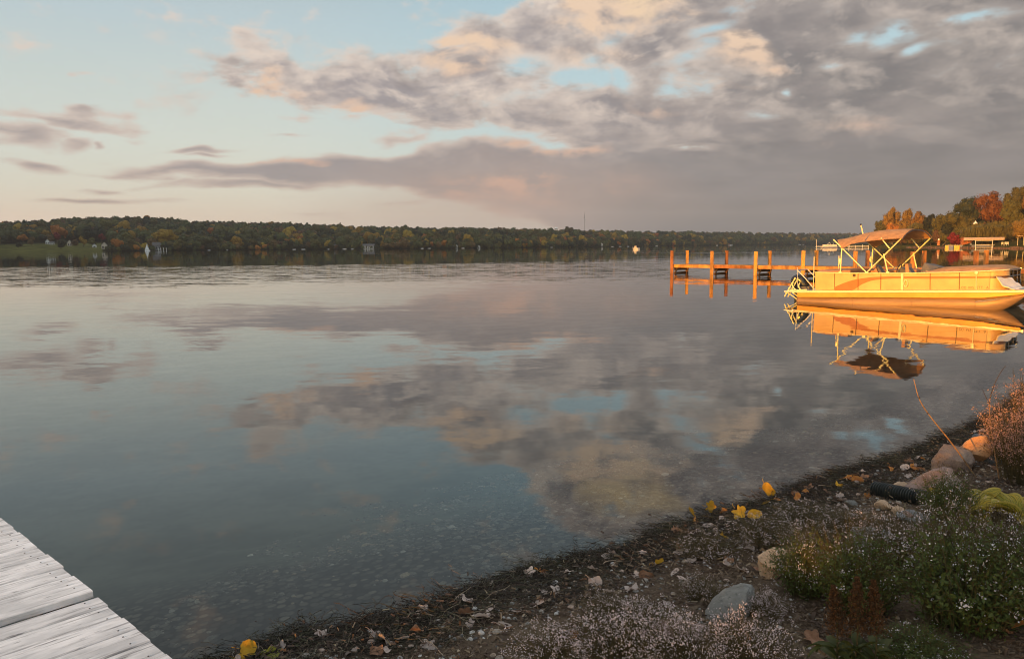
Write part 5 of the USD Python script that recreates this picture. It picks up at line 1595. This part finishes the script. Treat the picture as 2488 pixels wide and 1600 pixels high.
def along_shore(n, dmin, dmax, seed, power=1.0, smin=0.0, smax=1.0):
    """Random points at a distance from the shoreline, denser near the camera's part."""
    R = np.random.default_rng(seed)
    out = np.zeros((0, 2))
    while len(out) < n:
        p = np.stack([R.uniform(-2.2, 8.5, 6000), R.uniform(1.6, 11.5, 6000)], 1)
        d = shore_distance(p[:, 0], p[:, 1])
        f = np.clip((d - dmin) / (dmax - dmin), 0, 1)
        ok = (d > dmin) & (d < dmax) & (R.random(len(p)) < (1 - f) ** power)
        pr = np.array([(q - [0, 0]) for q in p])
        vis = (np.abs(p[:, 0]) < p[:, 1] * .78 + .3)
        out = np.vstack([out, p[ok & vis]])
    return out[:n]


def lay(xy, dz=0.0):
    return np.column_stack([xy, ground(xy[:, 0], xy[:, 1]) + dz])


def scat(name, protos, xy, smin, smax, seed, label, cat, dz=0.0, tilt=.2, p=None):
    R = np.random.default_rng(seed)
    n = len(xy)
    return scatter(name, protos, lay(xy, dz), quat(R.uniform(0, 6.28, n), R.normal(size=n) * tilt, R.uniform(0, 6.28, n)), R.uniform(smin, smax, n), R.choice(len(protos), n, p=p), label, cat)


scat('shore_wrack', [(tangle(26, .2, .0016, 1), WRK), (tangle(26, .22, .0014, 2), WRK), (tangle(22, .2, .0015, 3, .018), WRK_G), (tangle(14, .2, .0011, 4), CHIP_P)], along_shore(1150, -.01, .62, 5, 1.0), .6, 1.3, 6, 'dark tangled lake weed washed up along the waterline', 'lake weed', tilt=.08, p=[.34, .34, .22, .10])
scat('shore_weed_edge', [(tangle(30, .16, .0018, 7, .016), WRK), (tangle(30, .14, .0016, 8, .02), WRK_G)], along_shore(300, -.03, .06, 15, .3), .4, 1.1, 9, 'ragged weed rim at the edge of the water', 'lake weed')
scat('bark_mulch', [(chips(30, .22, .030, 1), CHIP), (chips(30, .24, .024, 2), CHIP), (chips(22, .24, .020, 3, .18), CHIP), (chips(12, .24, .026, 4, .10), CHIP_P)], along_shore(2300, .12, 4.6, 25, .35), .6, 1.3, 26, 'dark bark mulch covering the bank', 'mulch', p=[.27, .28, .22, .23])
GRV = [(rock((.5, .42, .3), 70 + k, 1, .2, 4), m_) for k, m_ in enumerate([mat('gravel_grey', (.20, .19, .17), .8, .2, 2.0, per='object'), mat('gravel_dark', (.09, .085, .08), .8, .2, 2.0, per='object'), mat('gravel_tan', (.30, .23, .17), .8, .2, 2.0, per='object'), mat('gravel_pale', (.42, .40, .37), .8, .15, 2.0, per='object')])]
R = np.random.default_rng(33)
scat('shore_gravel', GRV, along_shore(6000, .04, 2.6, 35, 1.0), .008, .030, 36, 'small gravel scattered through the mulch', 'gravel', p=[.27, .2, .28, .25])
scat('broken_stone', GRV, along_shore(1500, .03, 2.0, 55, .9), .018, .042, 56, 'broken pale stones and shells strewn over the weed and mulch', 'stones', p=[.22, .10, .34, .34])
xy = along_shore(16000, -3.6, .03, 45, .0)
keep = meshkit.fbm(np.column_stack([xy * 1.7, 0 * xy[:, :1]]), 3, 6) + np.random.default_rng(44).normal(size=len(xy)) * .07 > .47
xy = xy[keep]
d = -shore_distance(xy[:, 0], xy[:, 1])
n = len(xy)
sz = np.random.default_rng(46).lognormal(-3.6, .58, n).clip(.009, .12)
scatter('lakebed_stones', GRV, lay(xy, -.004), quat(np.random.default_rng(47).uniform(0, 6.28, n), np.random.default_rng(48).normal(size=n) * .2, np.random.default_rng(49).uniform(0, 6.28, n)), np.stack([sz, sz, sz * .55], 1), np.random.default_rng(50).choice(4, n, p=[.42, .42, .13, .03]), 'rounded stones under the shallow water', 'stones')

# fallen leaves, pebbles and sticks: each a thing
def leaf_blade(kind, seed, curl=.5):
    """A dry leaf about one unit across, curled up at its rim, with its stalk."""
    R = np.random.default_rng(seed)
    n, m = 9, 24
    P = [np.zeros(3)]
    V, F = [], []
    ring0 = len(V)
    for i in range(1, n):
        t = i / (n - 1)
        for j in range(m):
            a = 2 * PI * j / m
            if kind == 'lobed':
                r = .30 + .22 * abs(math.cos(2.5 * a)) ** 1.5 + .05 * math.cos(a)
            elif kind == 'oval':
                r = .30 + .16 * math.cos(a) ** 2
            else:
                r = .42 + .07 * math.cos(a) - .05 * (abs(((a + PI) % (2 * PI)) - PI) > 2.8) + .02 * math.cos(9 * a)
            x, y = r * t * math.cos(a), r * t * math.sin(a) * .92
            z = curl * (.9 * y * y * (1 + .6 * math.sin(3 * x + seed)) + .5 * x * x * math.sin(seed * 1.7)) + .06 * (meshkit.noise(np.array([x * 5 + seed, y * 5, 0.0]), seed) - .5) + curl * .12 * t ** 4 * math.sin(3 * a + seed)
            V.append((x, y, z))
    V = np.array([(0, 0, 0)] + V)
    F = [(0, 1 + j, 1 + (j + 1) % m) for j in range(m)]
    for i in range(n - 2):
        for j in range(m):
            a, b = 1 + i * m + j, 1 + i * m + (j + 1) % m
            F += [(a, a + m, b + m), (a, b + m, b)]
    return trimesh.Trimesh(V, np.array(F), process=False), tube(spline([(-.36, 0, .02), (-.55, .03, .05 + .1 * curl), (-.72, .10, .02)], 6), [.016, .014, .012, .012, .012, .016], 5)


def dry_leaf_mat(name, c1, c2, transl=.25):
    g = Graph()
    p = g.add('texture_coordinate', 'object')
    ro = g.add('object_info', 'random')
    a, b = g.noise(p, 3.0, 4.0, .6), g.noise(p, 16.0, 3.0, .6)
    c = g.mix(g.step(a, .35, .65), c1, c2)
    c = g.mix(g.m('multiply', g.step(b, .58, .72), .6), c, tuple(np.array(c1) * .45))
    c = g.add('hsv', 'color', hue=.5, saturation=1.0, value=g.m('multiply_add', ro, .6, .7), fac=1.0, color=c)
    pb = g.add('principled_bsdf', 'BSDF', base_color=c, roughness=.75, specular_ior_level=.25)
    t = g.add('translucent_bsdf', 'BSDF', color=c)
    return g.build(name, surface=g.add('mix_closure', 'closure', fac=transl, closure1=pb, closure2=t))


DL = {'pale': dry_leaf_mat('leaf_pale_tan', (.40, .30, .25), (.52, .43, .38)), 'brown': dry_leaf_mat('leaf_brown', (.22, .11, .06), (.32, .18, .11)), 'orange': dry_leaf_mat('leaf_orange', (.50, .17, .05), (.58, .28, .08), .4), 'yellow': dry_leaf_mat('leaf_yellow', (.55, .29, .025), (.62, .37, .04), .4), 'lime': dry_leaf_mat('leaf_yellow_green', (.30, .32, .06), (.42, .40, .08), .4)}
LSRC = {}
for k, (kind, curl) in enumerate([('round', .4), ('lobed', .7), ('oval', .9), ('round', 1.05), ('lobed', .3)]):
    bl, stx = leaf_blade(kind, k + 1, curl)
    for nm in DL:
        LSRC[nm, k] = proto(f'fallen_leaf_source_{nm}_{k:03d}')
        usdkit.mesh(stage, f'{LSRC[nm, k].GetPath()}/blade', bl, DL[nm], smooth=True)
        usdkit.mesh(stage, f'{LSRC[nm, k].GetPath()}/stalk', stx, DL[nm], smooth=True)


def fallen(p, size, kind, shape, rz, tilt, label, group=None, dz=.012):
    return copy(LSRC[kind, shape], 'fallen_leaf', label, 'leaf', np.asarray(p) + (0, 0, dz), rz, group, rx=tilt, scale=size)


for px, py, w, kind, shape, tilt, lb in [(1617, 1212, 36, 'yellow', 4, (1.2, .1), 'glowing yellow leaf standing at the waterline, leftmost of the lit ones'), (1632, 1224, 34, 'orange', 1, (.6, .2), 'orange leaf just below the leftmost glowing leaf'), (1661, 1200, 32, 'yellow', 1, (1.1, -.2), 'second glowing yellow leaf at the waterline'), (1690, 1206, 24, 'orange', 2, (1.2, .1), 'dark orange leaf standing between the glowing leaves'),
                                         (1728, 1216, 40, 'yellow', 1, (.9, .3), 'ragged yellow leaf right of the dark orange one'), (1764, 1220, 38, 'yellow', 2, (1.1, -.2), 'folded yellow leaf at the right end of the glowing row'), (1798, 1164, 40, 'yellow', 2, (1.5, .9), 'tall yellow leaf standing upright at the water'), (1792, 1180, 30, 'yellow', 0, (.5, .2), 'small yellow leaf at the foot of the upright one'), (1864, 1172, 24, 'orange', 0, (1.0, 0), 'lone orange leaf on the mulch right of the upright yellow leaf'), (1885, 1156, 18, 'orange', 2, (.9, 0), 'little orange leaf uphill of the lone orange leaf'),
                                         (1978, 1122, 32, 'orange', 1, (.5, .1), 'orange red leaf in the heap left of the pipe'), (2002, 1128, 34, 'orange', 0, (.7, .1), 'largest orange leaf in the heap left of the pipe'), (2016, 1122, 30, 'brown', 1, (.4, .3), 'brown leaf on top of the heap left of the pipe'), (2140, 1098, 32, 'orange', 1, (.6, .2), 'orange leaf against the big pink boulder'), (2160, 1104, 36, 'brown', 0, (.5, .2), 'brown leaf beside the big pink boulder'), (2060, 1272, 26, 'orange', 0, (.4, .2), 'orange leaf on the large flagstone'),
                                         (578, 1536, 46, 'yellow', 0, (1.0, .1), 'bright yellow leaf at the bottom edge of the waterline'), (622, 1532, 56, 'lime', 1, (.5, -.2), 'yellow green lobed leaf at the bottom edge'), (560, 1548, 36, 'yellow', 2, (.4, .1), 'yellow leaf cut by the bottom edge'), (640, 1542, 40, 'lime', 0, (.2, .1), 'lime green leaf tucked below the lobed one'), (1342, 1500, 36, 'orange', 2, (1.1, .1), 'ochre leaf standing among the pinkish flowers'), (1900, 1500, 50, 'brown', 1, (.4, .2), 'brown leaf left of the rust plumes'),
                                         (2290, 1480, 44, 'brown', 0, (.5, .2), 'brown leaf under the largest white flowered plant'), (2348, 1484, 40, 'brown', 1, (.5, .2), 'second brown leaf under the largest white flowered plant'), (2385, 1482, 46, 'orange', 0, (.9, .2), 'orange brown leaf at the right edge'), (1128, 1447, 46, 'pale', 1, (.4, .1), 'broad pale lobed leaf on the wrack'), (1212, 1435, 40, 'pale', 4, (.3, .2), 'squarish pale leaf right of the broad lobed one'), (1148, 1432, 34, 'pale', 0, (.5, .2), 'pale leaf tucked behind the broad lobed one'), (1390, 1366, 40, 'pale', 3, (.4, .2), 'curled cream leaf high on the wrack'),
                                         (1700, 1330, 34, 'pale', 2, (1.1, .2), 'cream leaf standing left of the pale orange boulder'), (1735, 1338, 44, 'pale', 3, (.5, .3), 'twisted cream leaf between wrack and pale orange boulder'), (1600, 1360, 36, 'pale', 4, (.3, .1), 'flat pale leaf on the mulch'), (905, 1505, 50, 'pale', 1, (.6, .1), 'big pale leaf in the cluster at the bottom'), (942, 1500, 46, 'pale', 0, (.5, .3), 'rounded pale leaf in the cluster at the bottom'), (975, 1490, 40, 'brown', 2, (.9, .2), 'brown leaf standing in the cluster at the bottom'), (880, 1528, 44, 'brown', 3, (.3, .1), 'dark brown leaf at the bottom of the cluster'), (1000, 1515, 40, 'pale', 4, (.4, .2), 'pale leaf right of the cluster at the bottom')]:
    p = spot(px, py)
    fallen(p, w * mpp(p) * 1.0, kind, shape, (px * .37) % 6.28, tilt, lb, dz=.018 if tilt[0] < .9 else w * mpp(p) * .5)
R = np.random.default_rng(77)
xy = np.vstack([along_shore(190, .03, .85, 78, .5), along_shore(60, .5, 2.2, 79, .5)])
SHAPE = ['rounded', 'lobed', 'narrow', 'folded round', 'flat lobed']


def place_words(q):
    """Which stretch of the bank a point lies on, as one sees it."""
    x = 1244 + FPX * float((q - CAM) @ right) / float((q - CAM) @ fwd)
    d = float(shore_distance(np.array([q[0]]), np.array([q[1]]))[0])
    up = 'on waterline weed' if d < .35 else 'on low mulch' if d < 1.0 else 'on high mulch'
    where = 'near the bottom edge' if x < 950 else 'left of the pinkish flowers' if x < 1350 else 'in mid bank' if x < 1750 else 'between boulder and pipe' if x < 2120 else 'at the right end'
    return f'{up} {where}'


for q in lay(xy, .006):
    k = R.choice(['pale', 'brown', 'orange', 'yellow'], p=[.66, .22, .08, .04])
    sh, sz = int(R.integers(0, 5)), R.uniform(.055, .105)
    lb = f"{'big' if sz > .08 else 'small'} {SHAPE[sh]} {'pale tan' if k == 'pale' else k} dry leaf {place_words(q)}"
    fallen(q, sz, k, sh, R.uniform(0, 6.28), (R.normal() * .35, R.normal() * .35), lb, lb.replace('leaf', 'leaves', 1))
PSRC = []
for k, (c1, c2) in enumerate([((.55, .53, .50), (.68, .66, .62)), ((.36, .31, .26), (.46, .40, .34)), ((.46, .33, .26), (.56, .43, .35))]):
    s_ = proto(f'pebble_source_{k:03d}')
    usdkit.mesh(stage, f'{s_.GetPath()}/stone', rock((.5, .42, .30), 90 + k, 2, .15, 3), stone_mat(f'pebble_{k}', c1, c2, 40), smooth=50)
    PSRC.append(s_)
GP = ['chalk white', 'grey tan', 'pinkish']
for q in lay(np.vstack([along_shore(150, .03, .9, 88, .7), along_shore(60, .6, 2.4, 89, .4)])):
    k = int(R.choice(3, p=[.3, .4, .3]))
    sz = R.uniform(.022, .056)
    lb = f"{'large' if sz > .042 else 'medium' if sz > .032 else 'small'} {GP[k]} pebble {place_words(q)}"
    copy(PSRC[k], 'pebble', lb, 'pebble', q + (0, 0, .006), R.uniform(0, 6.28), lb.replace('pebble', 'pebbles', 1), scale=sz)
SSRC = proto('stick_source')
usdkit.mesh(stage, '/World/stick_source/wood', tube(spline([(-.5, 0, 0), (-.2, .05, .03), (.15, -.02, .04), (.5, .06, .0)], 9), np.linspace(.016, .010, 9), 6), mat('pale_stick', (.34, .25, .17), .8, .2, 8.0), smooth=True)
for q in lay(along_shore(34, .03, 1.5, 97, .6)):
    sz, rz = R.uniform(.10, .26), R.uniform(0, PI)
    lb = f"{'long' if sz > .18 else 'short'} thin stick lying {'lengthwise' if .5 < rz < 2.2 else 'crosswise'} {place_words(q)}"
    copy(SSRC, 'stick', lb, 'stick', q + (0, 0, .016), rz, lb.replace('stick', 'sticks', 1), rx=(0, R.normal() * .15), scale=sz)

# thin evening haze over the lake
g = Graph()
hz = g.build('haze', volume=g.add('principled_volume', 'volume', color=(.74, .82, .94), density=.0001, anisotropy=.3))
obj('haze', box(6100, 5500, 215, (0, 2450, 104)), hz, kind='stuff', label='thin evening haze over the far shore')
